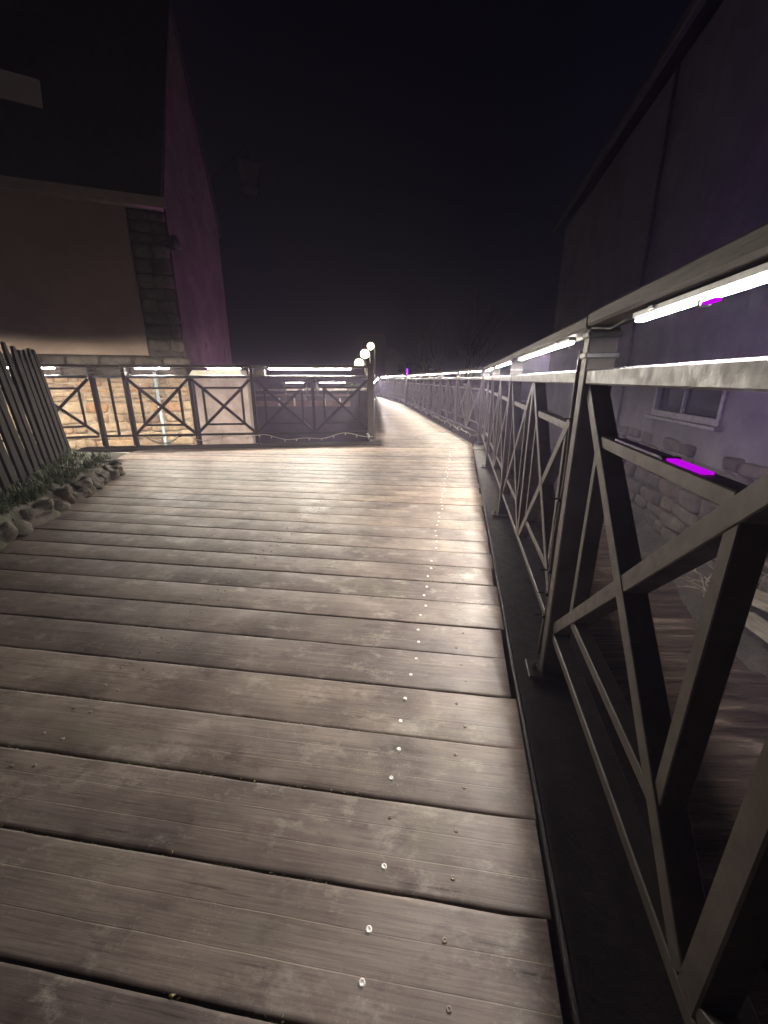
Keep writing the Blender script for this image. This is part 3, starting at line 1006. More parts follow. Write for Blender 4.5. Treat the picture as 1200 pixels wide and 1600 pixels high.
# blue hose loop and cable
t = empty("hose", LA + Vector((0.0, 0.0, 0.0)), rz5, "blue hose hanging in a loop below the left railing", "hose")
bm = bmesh.new()
tube_bm(bm, [(0.12 + 0.5 * k / 14, 0.05, 0.13 - 0.11 * math.sin(math.pi * k / 14)) for k in range(15)], 0.009, 6)
link("tube", finish(bm, "tube", M['blue_pipe'], True), t)
bm = bmesh.new(); cyl_bm(bm, (0.61, 0.05, 0.12), (0.66, 0.05, 0.15), 0.014, seg=8)
link("nozzle", finish(bm, "nozzle", M['black'], True), t)

# ------------------------------------------------------------------ stone kerb, weeds and picket fence on the left
kerb = empty("stone_kerb", (-2.6, 3.4, 0), 0, "rough mossy kerb of pale stones at the foot of the picket fence", "kerb")
ks = random.Random(3)
y = -0.4
i = 0
while y < 4.38:
    L = ks.uniform(0.13, 0.34)
    if y + L > 4.5: L = 4.5 - y
    h = ks.uniform(0.13, 0.20)
    ym_ = y + L / 2
    x0 = -2.354 - 0.245 * (ym_ - 2.316)
    w = ks.uniform(0.12, 0.2)
    for (xx, ww, hh) in ((x0 - w / 2 + ks.uniform(-0.015, 0.02), w, h * ks.uniform(0.7, 1.0)), (x0 - w - 0.07, 0.16, h * ks.uniform(0.9, 1.1))):
        link("stone", stone_mesh("stone", ww * 1.08, L * 1.08, hh, M['stone_kerb'], i + 1.5, 0.34, 8), kerb, (xx + 2.6, ym_ - 3.4 + ks.uniform(-0.02, 0.02), hh / 2 - 0.03), (ks.uniform(-.12, .12), ks.uniform(-.15, .15), 0.24 + ks.uniform(-.2, .2)))
        i += 1
    y += L

bm = bmesh.new()
rings = []
for q in range(130):
    yq = -0.45 + 4.97 * q / 129
    xq = -2.354 - 0.245 * (yq - 2.316)
    ring = []
    for w_ in range(9):
        tt = w_ / 8
        px_, pz_ = xq - 0.02 - 0.34 * tt, -0.05 + 0.20 * math.sin(math.pi * min(1, 0.5 + tt) if tt > 0.5 else math.pi * tt) ** 0.5
        nv = noise.noise_vector(Vector((px_ * 9, yq * 9, 1))) * 0.035 + noise.noise_vector(Vector((px_ * 28, yq * 28, 5))) * 0.018
        ring.append(bm.verts.new(Vector((px_ + 2.6, yq - 3.4, pz_)) + nv))
    rings.append(ring)
for q in range(129):
    for w_ in range(8):
        bm.faces.new((rings[q][w_], rings[q][w_ + 1], rings[q + 1][w_ + 1], rings[q + 1][w_]))
link("mossy_bedding", finish(bm, "mossy_bedding", M['stone_kerb'], True), kerb)

bed = heightfield("garden_bed", 0, 1, -3, 5.35, 8, 34,
                  lambda u, v: Vector((-2.62 - 0.245 * (v - 2.316) - u * 6.0, v, 0.07 + 0.04 * noise.noise(Vector((u * 12, v * 2, 1))) + 0.03 * min(1, u * 10))), M['soil'])
cs = link("concrete_step", prism_mesh("concrete_step", [(-3.64, 4.55, 0.006), (-3.05, 4.5, 0.006), (-3.62, 5.1, 0.006), (-3.63, 5.84, 0.006), (-5.2, 5.5, 0.006), (-5.2, 4.7, 0.006)], (0, 0, -0.2), M['concrete']))
cs["kind"] = 'structure'

fence = empty("picket_fence", (-3.6, 4.4, 0.08), 0, "weathered dark wooden picket fence leaning outward at the left edge", "fence")
F0, F1 = Vector((-3.93, 5.12, 0)), Vector((-1.75, 0.13, 0))
fd = (F1 - F0)
FL = fd.length
fd.normalize()
frz = math.atan2(fd.y, fd.x)
fn = Vector((-fd.y, fd.x, 0))   # normal
if fn.x < 0: fn = -fn
def picket_mesh(w, h, seed):
    bm = bmesh.new()
    rg = random.Random(seed)
    n = 9
    rings = []
    for k in range(n + 1):
        z = h * k / n
        ww = w * (1 + rg.uniform(-0.05, 0.05))
        sh = noise.noise(Vector((z * 2, seed * 5.1, 0))) * 0.008
        t = 0.024
        if k == n:
            ww *= 0.55
        rings.append([bm.verts.new((sx * ww / 2 + sh, sy * t / 2, z + (rg.uniform(-0.01, 0.01) if k == n else 0))) for sx, sy in ((-1, -1), (1, -1), (1, 1), (-1, 1))])
    for k in range(n):
        for i in range(4):
            j = (i + 1) % 4
            bm.faces.new((rings[k][i], rings[k][j], rings[k + 1][j], rings[k + 1][i]))
    bm.faces.new(rings[0][::-1]); bm.faces.new(rings[-1])
    return finish(bm, "picket", M['picket'])
pr_ = random.Random(21)
s = 0.03
k = 0
while s < FL:
    w = pr_.uniform(0.095, 0.125)
    p = F0 + fd * s - fence.location
    h = 1.24 + pr_.uniform(-0.035, 0.03)
    lean = math.radians(6.5) + pr_.uniform(-0.012, 0.02)
    o = link("picket", picket_mesh(w, h, k + 1), fence, (p.x, p.y, 0.0))
    # lean outwards (to the left) and a little sideways
    o.rotation_euler = Matrix.Rotation(frz, 3, 'Z').to_euler()
    rot = Matrix.Rotation(-lean, 3, Vector((-fn.y, fn.x, 0)) * -1) if False else Matrix.Rotation(-lean, 3, Vector((0, 1, 0)))
    o.rotation_euler = (rot @ Matrix.Rotation(pr_.uniform(-0.02, 0.02), 3, fn) @ Matrix.Rotation(frz, 3, 'Z')).to_euler()
    s += w + pr_.uniform(0.05, 0.085)
    k += 1
for zz in (0.3, 0.98):
    c = F0 + fd * FL / 2 - fence.location + Vector((-0.05 - math.sin(math.radians(6.5)) * zz, 0, zz))
    link("rail", box_mesh("rail", FL, 0.05, 0.075, M['picket'], 0.004), fence, c, (0, 0, frz))
for q in (0.45, 2.4, 4.35):
    c = F0 + fd * q - fence.location + Vector((-0.13, 0, 0))
    o = link("fence_post", box_mesh("fence_post", 0.08, 0.08, 1.35, M['picket'], 0.006, (0, 0, 0.55)), fence, c, (0, -math.radians(6.5), 0))

# grass and weeds at the foot of the pickets
def blades(name, pts_fn, n, lmin, lmax, wid, mat, label, seed=1, droop=0.6):
    bm = bmesh.new()
    rg = random.Random(seed)
    for i in range(n):
        p, amp = pts_fn(rg)
        L = rg.uniform(lmin, lmax) * amp
        a = rg.uniform(0, 2 * math.pi)
        d = Vector((math.cos(a), math.sin(a), 0))
        side = Vector((-d.y, d.x, 0)) * wid * rg.uniform(0.6, 1.3)
        up = rg.uniform(0.5, 1.0)
        dr = rg.uniform(0.2, droop) * L
        p1 = p + d * dr * 0.35 + Vector((0, 0, L * 0.6 * up))
        p2 = p + d * dr + Vector((0, 0, L * 0.75 * up - dr * 0.3))
        v = [bm.verts.new(p - side), bm.verts.new(p + side), bm.verts.new(p1 + side * 0.8), bm.verts.new(p1 - side * 0.8), bm.verts.new(p2)]
        bm.faces.new((v[0], v[1], v[2], v[3]))
        bm.faces.new((v[3], v[2], v[4]))
    o = link(name, finish(bm, name, mat))
    return tag(o, label, "grass", kind='stuff')
def gp(rg):
    s = rg.uniform(0, 1) ** 0.9 * 5.2
    base_ = F0 + fd * s
    off = rg.uniform(-0.15, 0.55 if s > 0.75 else 0.16)
    p = base_ + fn * off
    # keep it behind the front of the kerb
    lim = -2.354 - 0.245 * (p.y - 2.316) - 0.13
    if p.x > lim:
        p.x = lim - rg.uniform(0, 0.12)
    c = noise.noise(Vector((p.x * 4, p.y * 4, 0)))
    return Vector((p.x, p.y, 0.07 + (0.05 if p.x > lim - 0.2 else 0))), 0.75 + c
blades("grass", gp, 10500, 0.07, 0.26, 0.0042, M['grass'], "dark green grass and weeds between picket fence and kerb", 4, 0.9)
def gp2(rg):
    v = rg.uniform(-1.5, 5.2)
    u = rg.uniform(0, 1) ** 1.6
    x = -2.95 - 0.245 * (v - 2.316) - u * 5.0
    c = noise.noise(Vector((x * 1.5, v * 1.5, 6)))
    return Vector((x, v, 0.085)), max(0.15, 0.5 + c)
blades("lawn", gp2, 9000, 0.06, 0.2, 0.005, M['grass'], "dark rough grass behind the picket fence", 14, 0.9)

# ------------------------------------------------------------------ left house with lit stone base
C1 = Vector((-3.87, 8.5, 0))
FDIR = Vector((-2.14, -0.83, 0)).normalized()      # along the front wall, to the left
FN = Vector((FDIR.y, -FDIR.x, 0))                  # outward (towards the deck)
if FN.y > 0: FN = -FN
GDIR = Vector((-0.052, 0.9986, 0))                 # along the gable, away from the viewer
C2 = C1 + GDIR * 3.05
W = 6.2
hz = math.atan2(-FDIR.y, -FDIR.x)                  # local x runs to the right along the front
house = empty("stone_house", C1, hz, "beige rendered house with stone corner and purple lit gable on the left", "house")
# local frame: origin at the near right corner, x to the right, y away
Rl = Matrix.Rotation(-hz, 3, 'Z')
def HL(p, z):
    q = Rl @ (Vector((p.x, p.y, 0)) - Vector((C1.x, C1.y, 0)))
    return Vector((q.x, q.y, z))
g2 = HL(C2, 0)
EAVE = 3.92
# front wall body
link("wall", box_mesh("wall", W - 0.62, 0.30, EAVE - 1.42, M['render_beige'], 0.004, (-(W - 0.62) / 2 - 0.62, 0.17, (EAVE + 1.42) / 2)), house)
link("corner_core", box_mesh("corner_core", 0.60, 0.28, EAVE - 1.42, M['mortar_dark'], 0.0, (-0.31, 0.19, (EAVE + 1.42) / 2)), house)
# gable wall: an outline in the gable plane
apex = C1 + GDIR * 1.52
outl = [HL(C1 - GDIR * -0.06, -1.7), HL(C2, -1.7), HL(C2, 4.50), HL(apex, 7.5), HL(C1 - GDIR * -0.06, EAVE + 0.1)]
gn = HL(C1 + Vector((-0.28, 0, 0)), 0)
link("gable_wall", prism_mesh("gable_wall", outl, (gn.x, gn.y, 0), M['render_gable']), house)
# roof slabs
ridge_r = HL(apex, 7.56); eave_r = HL(C1 - GDIR * 0.16, EAVE - 0.10)
def roof_slab(a, b, name):
    left = Vector((-W - 0.4, 0, 0))
    ov = Vector((0.035, 0, 0))
    o = [a + ov, b + ov, b + left, a + left]
    return link(name, prism_mesh(name, o, (0, 0, 0.10), M['roof']), house)
r1 = roof_slab(eave_r + Vector((0, 0, 0.08)), ridge_r, "roof")
r2 = roof_slab(HL(C2 + GDIR * 0.2, 4.34), HL(apex + GDIR * 0.002, 7.561), "roof")
# slates suggested by real lapped courses on the near slope are too dark to tell apart; the eaves board is pale
link("eaves_board", box_mesh("eaves_board", W + 0.35, 0.03, 0.16, M['fascia'], 0.004, (-(W) / 2 - 0.14, eave_r.y - 0.016, EAVE - 0.04)), house)
link("soffit", box_mesh("soffit", W + 0.30, 0.17, 0.02, M['fascia'], 0.002, (-(W) / 2 - 0.16, eave_r.y + 0.10, EAVE - 0.105)), house)
# plinth shelf between render and stones
link("plinth", box_mesh("plinth", W, 0.34, 0.35, M['mortar_dark'], 0.02, (-W / 2, 0.15, 1.24)), house)

sr = random.Random(77)
# rough dark stones of the corner strip and of the plinth
z = 1.5
i = 0
while z < EAVE - 0.16:
    h = sr.uniform(0.12, 0.26)
    if z + h > EAVE - 0.14: h = EAVE - 0.14 - z
    if h < 0.05: break
    x = 0.0
    while x < 0.56:
        w = sr.uniform(0.16, 0.40)
        if x + w > 0.45: w = 0.6 - x
        o = link("stone", stone_mesh("stone", w - 0.015, 0.22, h - 0.014, M['stone_quoin'], i + 9.3, 0.16, 3), house, (-x - w / 2, 0.10 + sr.uniform(-0.03, 0.03), z + h / 2), (sr.uniform(-.08, .08), sr.uniform(-.05, .05), sr.uniform(-.08, .08)))
        x += w
        i += 1
    z += h
x = 0.0
while x < W:
    w = sr.uniform(0.25, 0.55)
    for zz, hh in ((1.10, 0.17), (1.28, 0.18)):
        link("stone", stone_mesh("stone", w - 0.02, 0.24, hh, M['stone_quoin'], i + 2.2, 0.16, 3), house, (-x - w / 2 + (0.1 if zz > 1.2 else 0), 0.05 + sr.uniform(-0.03, 0.02), zz + 0.02), (sr.uniform(-.05, .05), sr.uniform(-.05, .05), sr.uniform(-.06, .06)))
        i += 1
    x += w
# tilted pale roof window panel on the near slope
def roof_pt(fx, t):
    a = eave_r.lerp(ridge_r, t)
    return Vector((fx, a.y, a.z + 0.26))
rw = link("roof_window", box_mesh("roof_window", 0.98, 0.37, 0.05, M['far_pale'], 0.008), house)
rw["label"] = "pale open roof window panel on the dark roof"

# lit base wall of warm rubble, one stone at a time
basew = empty("stone_base_wall", C1 + FN * 0.12, hz, "brightly lit warm sandstone rubble wall behind the left railing", "wall")
link("mortar_core", box_mesh("mortar_core", W, 0.30, 2.72, M['mortar'], 0.0, (-W / 2 - 0.002, 0.155, -0.3)), basew)
z = -0.95
i = 0
sr2 = random.Random(5)
while z < 1.03:
    h = sr2.choice((0.075, 0.1, 0.13, 0.17, 0.21))
    if z + h > 1.0: h = 1.06 - z
    x = sr2.uniform(-0.15, 0.0)
    while x < 4.3:
        w = sr2.choice((sr2.uniform(0.12, 0.25), sr2.uniform(0.25, 0.45), sr2.uniform(0.45, 0.75)))
        xa = max(x, 0.0)
        ww = x + w - xa
        if ww > 0.06:
            link("stone", stone_mesh("stone", ww - 0.014, 0.20, h - 0.012, M['stone_warm'], i * 1.37 + 4, 0.16, 3), basew,
                 (-xa - ww / 2, 0.07 + sr2.uniform(-0.025, 0.015), z + h / 2 + sr2.uniform(-0.012, 0.012) + 0.05 * noise.noise(Vector((xa * 0.9, z * 1.5, 7)))), (sr2.uniform(-.05, .05), sr2.uniform(-.04, .04), sr2.uniform(-.05, .05)))
            i += 1
        x += w
    z += h

# capped pier in line with the base wall
pier = empty("wall_pier", (-3.2, 8.42, -1.7), 0.06, "smooth pinkish pier with a bright cream cap right of the lit stone wall", "pier")
link("body", box_mesh("body", 1.02, 0.34, 2.74, M['pier'], 0.012, (0, 0.17, 1.37)), pier)
link("cap", prism_mesh("cap", [(-0.60, -0.04, 2.742), (0.42, -0.04, 2.742), (0.42, -0.04, 2.86), (-0.50, -0.04, 2.86)], (0, 0.40, 0), M['cream']), pier)

# pale blue pipe standing against the base wall
pp = empty("drain_pipe", C1 + FDIR * 0.55 + FN * 0.22 + Vector((0, 0, -1.5)), hz, "thin pale blue pipe standing against the lit stone wall", "pipe")
bm = bmesh.new(); cyl_bm(bm, (0, 0, 0), (0, 0, 2.62), 0.028, seg=10)
link("tube", finish(bm, "tube", M['blue_pipe'], True), pp)
for zz in (0.9, 2.2):
    link("bracket", box_mesh("bracket", 0.085, 0.08, 0.03, M['galv'], 0.003), pp, (0, 0.03, zz))

# unlit spot lamp on an arm at the house corner
sl = empty("wall_lamp", C1 + FN * 0.02 + Vector((0, 0, 3.3)), hz, "dark unlit lamp on a short arm at the stone house corner", "lamp")
bm = bmesh.new(); cyl_bm(bm, (-0.18, -0.02, 0.0), (0.10, -0.18, 0.03), 0.02, seg=8)
link("arm", finish(bm, "arm", M['black'], True), sl)
bm = bmesh.new(); cyl_bm(bm, (0.10, -0.18, 0.09), (0.12, -0.2, -0.12), 0.055, 0.10, seg=14)
link("shade", finish(bm, "shade", M['black'], True), sl)

# hanging lantern on a cable over the water
def at(u, v, Y):
    p = math.radians(18.0)
    x = (u - 600) / 640.0
    yy = -(v - 800) / 640.0
    d = Vector((x, math.cos(p) + yy * math.sin(p), -math.sin(p) + yy * math.cos(p)))
    t = Y / d.y
    return Vector((0, 0, 1.0)) + d * t

lp = at(391, 281, 12.5)
ln = empty("hanging_lantern", lp, 0.35, "dim grey box lantern hanging on a cable in the night sky", "lantern")
bm = bmesh.new()
vs = []
for (zz, hw) in ((-0.27, 0.15), (0.27, 0.24)):
    vs.append([bm.verts.new((sx * hw, sy * hw, zz)) for sx, sy in ((-1, -1), (1, -1), (1, 1), (-1, 1))])
for i in range(4):
    j = (i + 1) % 4
    bm.faces.new((vs[0][i], vs[0][j], vs[1][j], vs[1][i]))
bm.faces.new(vs[0][::-1]); bm.faces.new(vs[1])
link("shade", finish(bm, "shade", M['lantern']), ln)
link("roof_cap", box_mesh("roof_cap", 0.54, 0.54, 0.05, M['black'], 0.01, (0, 0, 0.297)), ln)
link("band", box_mesh("band", 0.36, 0.36, 0.025, M['black'], 0.002, (0, 0, -0.19)), ln)
bm = bmesh.new(); cyl_bm(bm, (0, 0, 0.32), (0, 0, 0.75), 0.015, seg=6)
link("hanger", finish(bm, "hanger", M['black']), ln)
oc = empty("overhead_cable", lp + Vector((0, 0, 0.76)), 0, "thin dark cable stretched from the gable carrying the lantern", "cable")
bm = bmesh.new()
A_ = Vector((C2.x, C2.y - 0.4, 5.2)) - oc.location
B_ = Vector((9.0, 24.0, 8.5)) - oc.location
pts = []
for k in range(13):
    tt = k / 12
    pts.append(A_.lerp(Vector((0, 0, 0)), tt))
for k in range(1, 17):
    tt = k / 16
    q = Vector((0, 0, 0)).lerp(B_, tt)
    q.z -= 0.3 * math.sin(math.pi * tt)
    pts.append(q)
tube_bm(bm, pts, 0.0045, 5)
link("strand", finish(bm, "strand", M['black']), oc)

# place the roof window panel where the photograph has it
pw = at(2, 131, 7.93)
rq = Rl @ (pw - C1)
rw.location = rq
rw.rotation_euler = (math.radians(84), math.radians(4), 0)

# ------------------------------------------------------------------ assumed violet floodlights: unseen fixtures added to tint the walls
def assumed_floodlight(loc, target, energy, spot, color, label, blend=0.5):
    loc, target = Vector(loc), Vector(target)
    d = (target - loc).normalized()
    q = d.to_track_quat('-Z', 'Y').to_euler()
    t = empty("assumed_floodlight", loc, 0, label, "assumed_floodlight")
    h = link("housing", box_mesh("housing", 0.20, 0.14, 0.05, M['black'], 0.006, (0, 0, 0.03)), t)
    h.rotation_euler = q
    link("lens", box_mesh("lens", 0.17, 0.11, 0.004, emit("assumed_flood_lens", color, 4.0), 0.0005, (0, 0, 0.0025)), t).rotation_euler = q
    link("bracket", box_mesh("bracket", 0.05, 0.05, 0.16, M['black'], 0.003, (0, 0, -0.13)), t)
    l = bpy.data.lights.new("assumed_flood_lamp", 'SPOT')
    l.energy = energy; l.color = color
    l.spot_size = math.radians(spot); l.spot_blend = blend
    l.shadow_soft_size = 0.06
    lo = bpy.data.objects.new("assumed_flood_lamp", l)
    col.objects.link(lo)
    lo.parent = t
    lo.location = d * 0.03
    lo.rotation_euler = q
    return t
assumed_floodlight((-0.85, 10.7, -1.2), (-4.0, 10.2, 2.6), 480, 68, (0.62, 0.13, 0.62), "assumed violet flood lamp hidden below the walkway, added to light the gable", 0.9)  # assumed source of the gable's violet light, kept out of view
assumed_floodlight(rb(3.4, 0.55, -0.25), rb(4.2, 3.3, 2.6), 170, 130, (0.42, 0.22, 0.9), "assumed violet flood lamp outside the right railing, added to light the riverside building", 1.0)  # unseen lamp assumed for the violet light on the riverside building
assumed_floodlight(rb(-0.4, 0.62, -0.45), rb(0.9, 3.4, 1.4), 130, 140, (0.42, 0.25, 0.85), "assumed violet flood lamp below the near railing, added to tint the riverside building", 1.0)  # second unseen lamp, added to brighten the violet on the building's lower wall

# ------------------------------------------------------------------ riverside building on the right
bl_t = 2.92
bz = math.atan2(D.y, D.x)
bld = empty("riverside_building", rb(-5.0, bl_t, -1.0), bz, "tall grey plastered building across the water on the right", "building")
# local: x along the bridge away from the viewer, y to the left (towards the bridge)
BLEN = 21.3
WX0, WX1, WZ0, WZ1 = 9.72, 11.62, 1.46, 2.18     # window opening (local)
EH = 7.0
def wall_piece(x0, x1, z0, z1, mat=M['plaster'], dep=0.4, off=0.0, nm="wall"):
    return link(nm, box_mesh(nm, x1 - x0, dep, z1 - z0, mat, 0.0, ((x0 + x1) / 2, -dep / 2 + off, (z0 + z1) / 2)), bld)
wall_piece(0, WX0, 0.9, EH)
wall_piece(WX1, BLEN, 0.9, EH)
wall_piece(WX0, WX1, 0.9, WZ0)
wall_piece(WX0, WX1, WZ1, EH)
wall_piece(0, BLEN, -1.6, 0.9, M['mortar_dark'], 0.4, -0.01, "footing")
wd = empty("window", (0, 0, 0)); wd.parent = bld
fm = M['window_paint']
link("frame", box_mesh("frame", WX1 - WX0 + 0.08, 0.07, 0.09, fm, 0.004, ((WX0 + WX1) / 2, 0.005, WZ0)), wd)
link("frame", box_mesh("frame", WX1 - WX0 + 0.08, 0.06, 0.07, fm, 0.004, ((WX0 + WX1) / 2, 0.003, WZ1)), wd)
for xx in (WX0, WX1):
    link("frame", box_mesh("frame", 0.075, 0.065, WZ1 - WZ0 - 0.09, fm, 0.004, (xx, 0.002, (WZ0 + WZ1) / 2)), wd)
link("mullion", box_mesh("mullion", 0.04, 0.045, WZ1 - WZ0 - 0.09, fm, 0.003, ((WX0 + WX1) / 2 + 0.1, -0.03, (WZ0 + WZ1) / 2)), wd)
link("pane", box_mesh("pane", (WX1 - WX0) / 2, 0.008, WZ1 - WZ0 - 0.08, M['glass_dark'], 0.0, (WX0 + (WX1 - WX0) * 0.27 , -0.06, (WZ0 + WZ1) / 2)), wd)
link("pane", box_mesh("pane", (WX1 - WX0) / 2, 0.008, WZ1 - WZ0 - 0.08, M['glass_dark'], 0.0, (WX0 + (WX1 - WX0) * 0.77 , -0.068, (WZ0 + WZ1) / 2)), wd)
link("sill", box_mesh("sill", WX1 - WX0 + 0.2, 0.12, 0.045, fm, 0.006, ((WX0 + WX1) / 2, 0.045, WZ0 - 0.07)), wd)
# roof and eaves
link("roof", prism_mesh("roof", [(-0.2, 0.35, EH + 0.02), (BLEN + 0.25, 0.35, EH + 0.02), (BLEN + 0.25, -4.5, EH + 4.2), (-0.2, -4.5, EH + 4.2)], (0, 0, 0.14), M['roof']), bld)
link("gutter", box_mesh("gutter", BLEN + 0.3, 0.11, 0.09, M['pipe_grey'], 0.01, (BLEN / 2, 0.33, EH - 0.04)), bld)
bm = bmesh.new(); cyl_bm(bm, (13.1, 0.06, 0.2), (13.1, 0.06, EH - 0.08), 0.032, seg=10)
link("downpipe", finish(bm, "downpipe", M['pipe_grey'], True), bld)
# end wall (gable) seen at the far end
link("end_wall", prism_mesh("end_wall", [(BLEN + 0.004, 0.0, -1.6), (BLEN + 0.004, -8, -1.6), (BLEN + 0.004, -8, EH), (BLEN + 0.004, -4.2, EH + 3.9), (BLEN + 0.004, 0.0, EH - 0.02)], (-0.3, 0, 0), M['plaster']), bld)
# rubble plinth stones
i = 0
sr3 = random.Random(9)
z = -0.6
while z < 0.95:
    h = sr3.uniform(0.15, 0.28)
    x = 6.0 + sr3.uniform(0, 0.3)
    while x < 15.5:
        w = sr3.uniform(0.28, 0.7)
        if not (z > 0.55 and noise.noise(Vector((x * 0.9, 0, 3))) > 0.08):
            link("stone", stone_mesh("stone", w - 0.012, 0.26, h - 0.012, M['stone_dark'], i * 0.77, 0.17, 3), bld, (x + w / 2, -0.075 + sr3.uniform(-0.04, 0.04), z + h / 2), (sr3.uniform(-.07, .07), sr3.uniform(-.07, .07), sr3.uniform(-.07, .07)))
        x += w
        i += 1
    z += h

# loose timbers and bare shrubs on the bank
def timber(loc, rz, tilt, L, w, h, label):
    t = link("timber_board", box_mesh("timber_board", L, w, h, M['timber'], 0.008), None, loc, (0, tilt, rz))
    return tag(t, label, "timber")
timber(rb(2.35, 2.6, -0.95), bz + 0.25, 0.10, 1.3, 0.26, 0.07, "broad old board lying on the bank below the window")
timber(rb(1.9, 2.45, -1.12), bz + 0.05, 0.05, 1.5, 0.14, 0.10, "squared timber lying on the bank in front of the broad board")
timber(rb(2.9, 2.72, -0.75), bz + 0.9, -0.5, 1.1, 0.12, 0.04, "thin board leaning against the foot of the riverside building")

def shrub(loc, n, hgt, seed, label, mat):
    t = empty("bare_shrub", loc, 0, label, "shrub")
    rg = random.Random(seed)
    bm = bmesh.new()
    for i in range(n):
        a = rg.uniform(0, 2 * math.pi)
        p = Vector((rg.uniform(-0.12, 0.12), rg.uniform(-0.12, 0.12), 0))
        d = Vector((math.cos(a) * 0.8, math.sin(a) * 0.8, rg.uniform(0.4, 1.2))).normalized()
        pts = [p.copy()]
        L = hgt * rg.uniform(0.5, 1.1)
        for k in range(6):
            d = (d + Vector((rg.uniform(-.25, .25), rg.uniform(-.25, .25), rg.uniform(-.28, .1)))).normalized()
            p = p + d * L / 6
            pts.append(p.copy())
            if rg.random() < 0.5:
                dd2 = (d + Vector((rg.uniform(-.9, .9), rg.uniform(-.9, .9), rg.uniform(-.4, .6)))).normalized()
                tube_bm(bm, [p, p + dd2 * L * 0.15, p + dd2 * L * 0.27 + Vector((0, 0, -0.02))], [0.004, 0.003, 0.0015], 4)
        tube_bm(bm, pts, [0.009 - 0.0012 * k for k in range(7)], 5)
    link("twigs", finish(bm, "twigs", mat), t)
    bm = bmesh.new(); cyl_bm(bm, (0, 0, -0.15), (0, 0, 0.1), 0.06, 0.03, seg=7)
    link("stump", finish(bm, "stump", M['bark']), t)
shrub(rb(-0.1, 2.35, -1.42), 26, 0.75, 1, "bare twiggy shrub at the water's edge below the building's right part", M['twig'])
shrub(rb(0.5, 2.6, -1.25), 22, 0.7, 5, "bare twiggy shrub against the bank wall right of the timbers", M['twig'])
shrub(rb(3.2, 2.5, -1.3), 22, 0.8, 2, "bare shrub on the bank behind the timbers", M['twig'])
shrub(rb(1.3, 2.3, -1.4), 16, 0.5, 8, "small bare shrub at the water's edge beside the squared timber", M['twig'])

# ------------------------------------------------------------------ far quay on the left, its beam and lights
quay = empty("quay_wall", (-1.0, 13.2, -1.7), 0, "dark quay wall across the water behind the left railing", "wall")
link("face", box_mesh("face", 11.5, 0.5, 2.35, M['dark_wall'], 0.01, (-5.1, 0.25, 1.175)), quay)
link("coping", box_mesh("coping", 11.6, 0.6, 0.08, M['stone_grey'], 0.01, (-5.1, 0.22, 2.3905)), quay)
qb = empty("pipe_beam", (-1.2, 12.6, 0.30), 0, "reddish beam with pale brackets along the dark quay wall", "beam")
link("beam", box_mesh("beam", 5.2, 0.06, 0.16, M['rust_beam'], 0.006, (-2.4, 0, 0)), qb)
link("pipe", box_mesh("pipe", 5.2, 0.05, 0.05, M['rust_beam'], 0.006, (-2.4, 0.02, 0.24)), qb)
brk = box_mesh("bracket", 0.05, 0.05, 0.22, M['cream'], 0.004)
for xx in (-4.1, -3.0, -1.9, -1.45, -0.55, -0.1):
    link("bracket", brk, qb, (xx, -0.056, 0.05))
quad_sheet("quay_ground", [(-30, 13.6, 0.60), (-1.1, 13.6, 0.60), (-1.1, 26, -0.18), (-30, 26, -0.18)], M['soil'])
for (u0, u1, nm) in ((446, 475, "left"), (497, 540, "right")):
    pa, pb = at(u0, 597, 12.9), at(u1, 597, 12.9)
    led_strip((pa.x, 12.9, 0), 0.0, 0, pb.x - pa.x, "%s of two faint LED strips on the quay across the water" % nm, "LED strips on the far quay", z=pa.z, name="led_strip", mat="led_near")
    t = empty("quay_rail", (pa.x - 0.1, 12.93, 0.70), 0, "%s short rail carrying an LED strip on the far quay" % nm, "rail")
    link("board", box_mesh("board", pb.x - pa.x + 0.2, 0.1, 0.04, M['kerb'], 0.004, ((pb.x - pa.x) / 2 + 0.1, 0, pa.z - 0.70 + 0.021)), t)
    for xx in (0.05, pb.x - pa.x + 0.15):
        link("leg", box_mesh("leg", 0.05, 0.05, 0.7, M['kerb'], 0.003, (xx, 0.08, pa.z - 0.70 - 0.33)), t)

# ------------------------------------------------------------------ globe lamps
def globe_lamp(u, v, Y, r, px, foot, label):
    c = at(u, v, Y)
    t = empty("globe_lamp", (c.x + px, c.y, foot), 0, label, "lamp", "globe lamps by the far end of the walkway")
    top = c.z - foot
    bm = bmesh.new(); cyl_bm(bm, (0, 0, 0), (0, 0, top + r * 0.6), 0.035, 0.028, seg=10)
    link("pole", finish(bm, "pole", M['steel'], True), t)
    bm = bmesh.new()
    tube_bm(bm, [(0, 0, top + r * 0.5), (-px * 0.35, 0, top + r * 1.25), (-px * 0.8, 0, top + r * 1.35), (-px, 0, top + r * 1.06)], 0.016, 6)
    link("arm", finish(bm, "arm", M['steel'], True), t)
    bm = bmesh.new()
    bmesh.ops.create_uvsphere(bm, u_segments=24, v_segments=14, radius=r, matrix=Matrix.Translation((-px, 0, top)))
    link("globe", finish(bm, "globe", M['globe'], True), t)
    bm = bmesh.new(); cyl_bm(bm, (-px, 0, top + r * 0.92), (-px, 0, top + r * 1.1), r * 0.42, r * 0.25, seg=12)
    link("fitting", finish(bm, "fitting", M['black'], True), t)
globe_lamp(561, 568, 18.0, 0.185, 0.26, 0.2, "lowest and leftmost of the three glowing globe lamps")
globe_lamp(570, 553, 19.8, 0.195, 0.24, 0.1, "middle one of the three glowing globe lamps")
globe_lamp(579, 541, 22.3, 0.165, 0.22, 0.0, "highest and rightmost of the three glowing globe lamps")

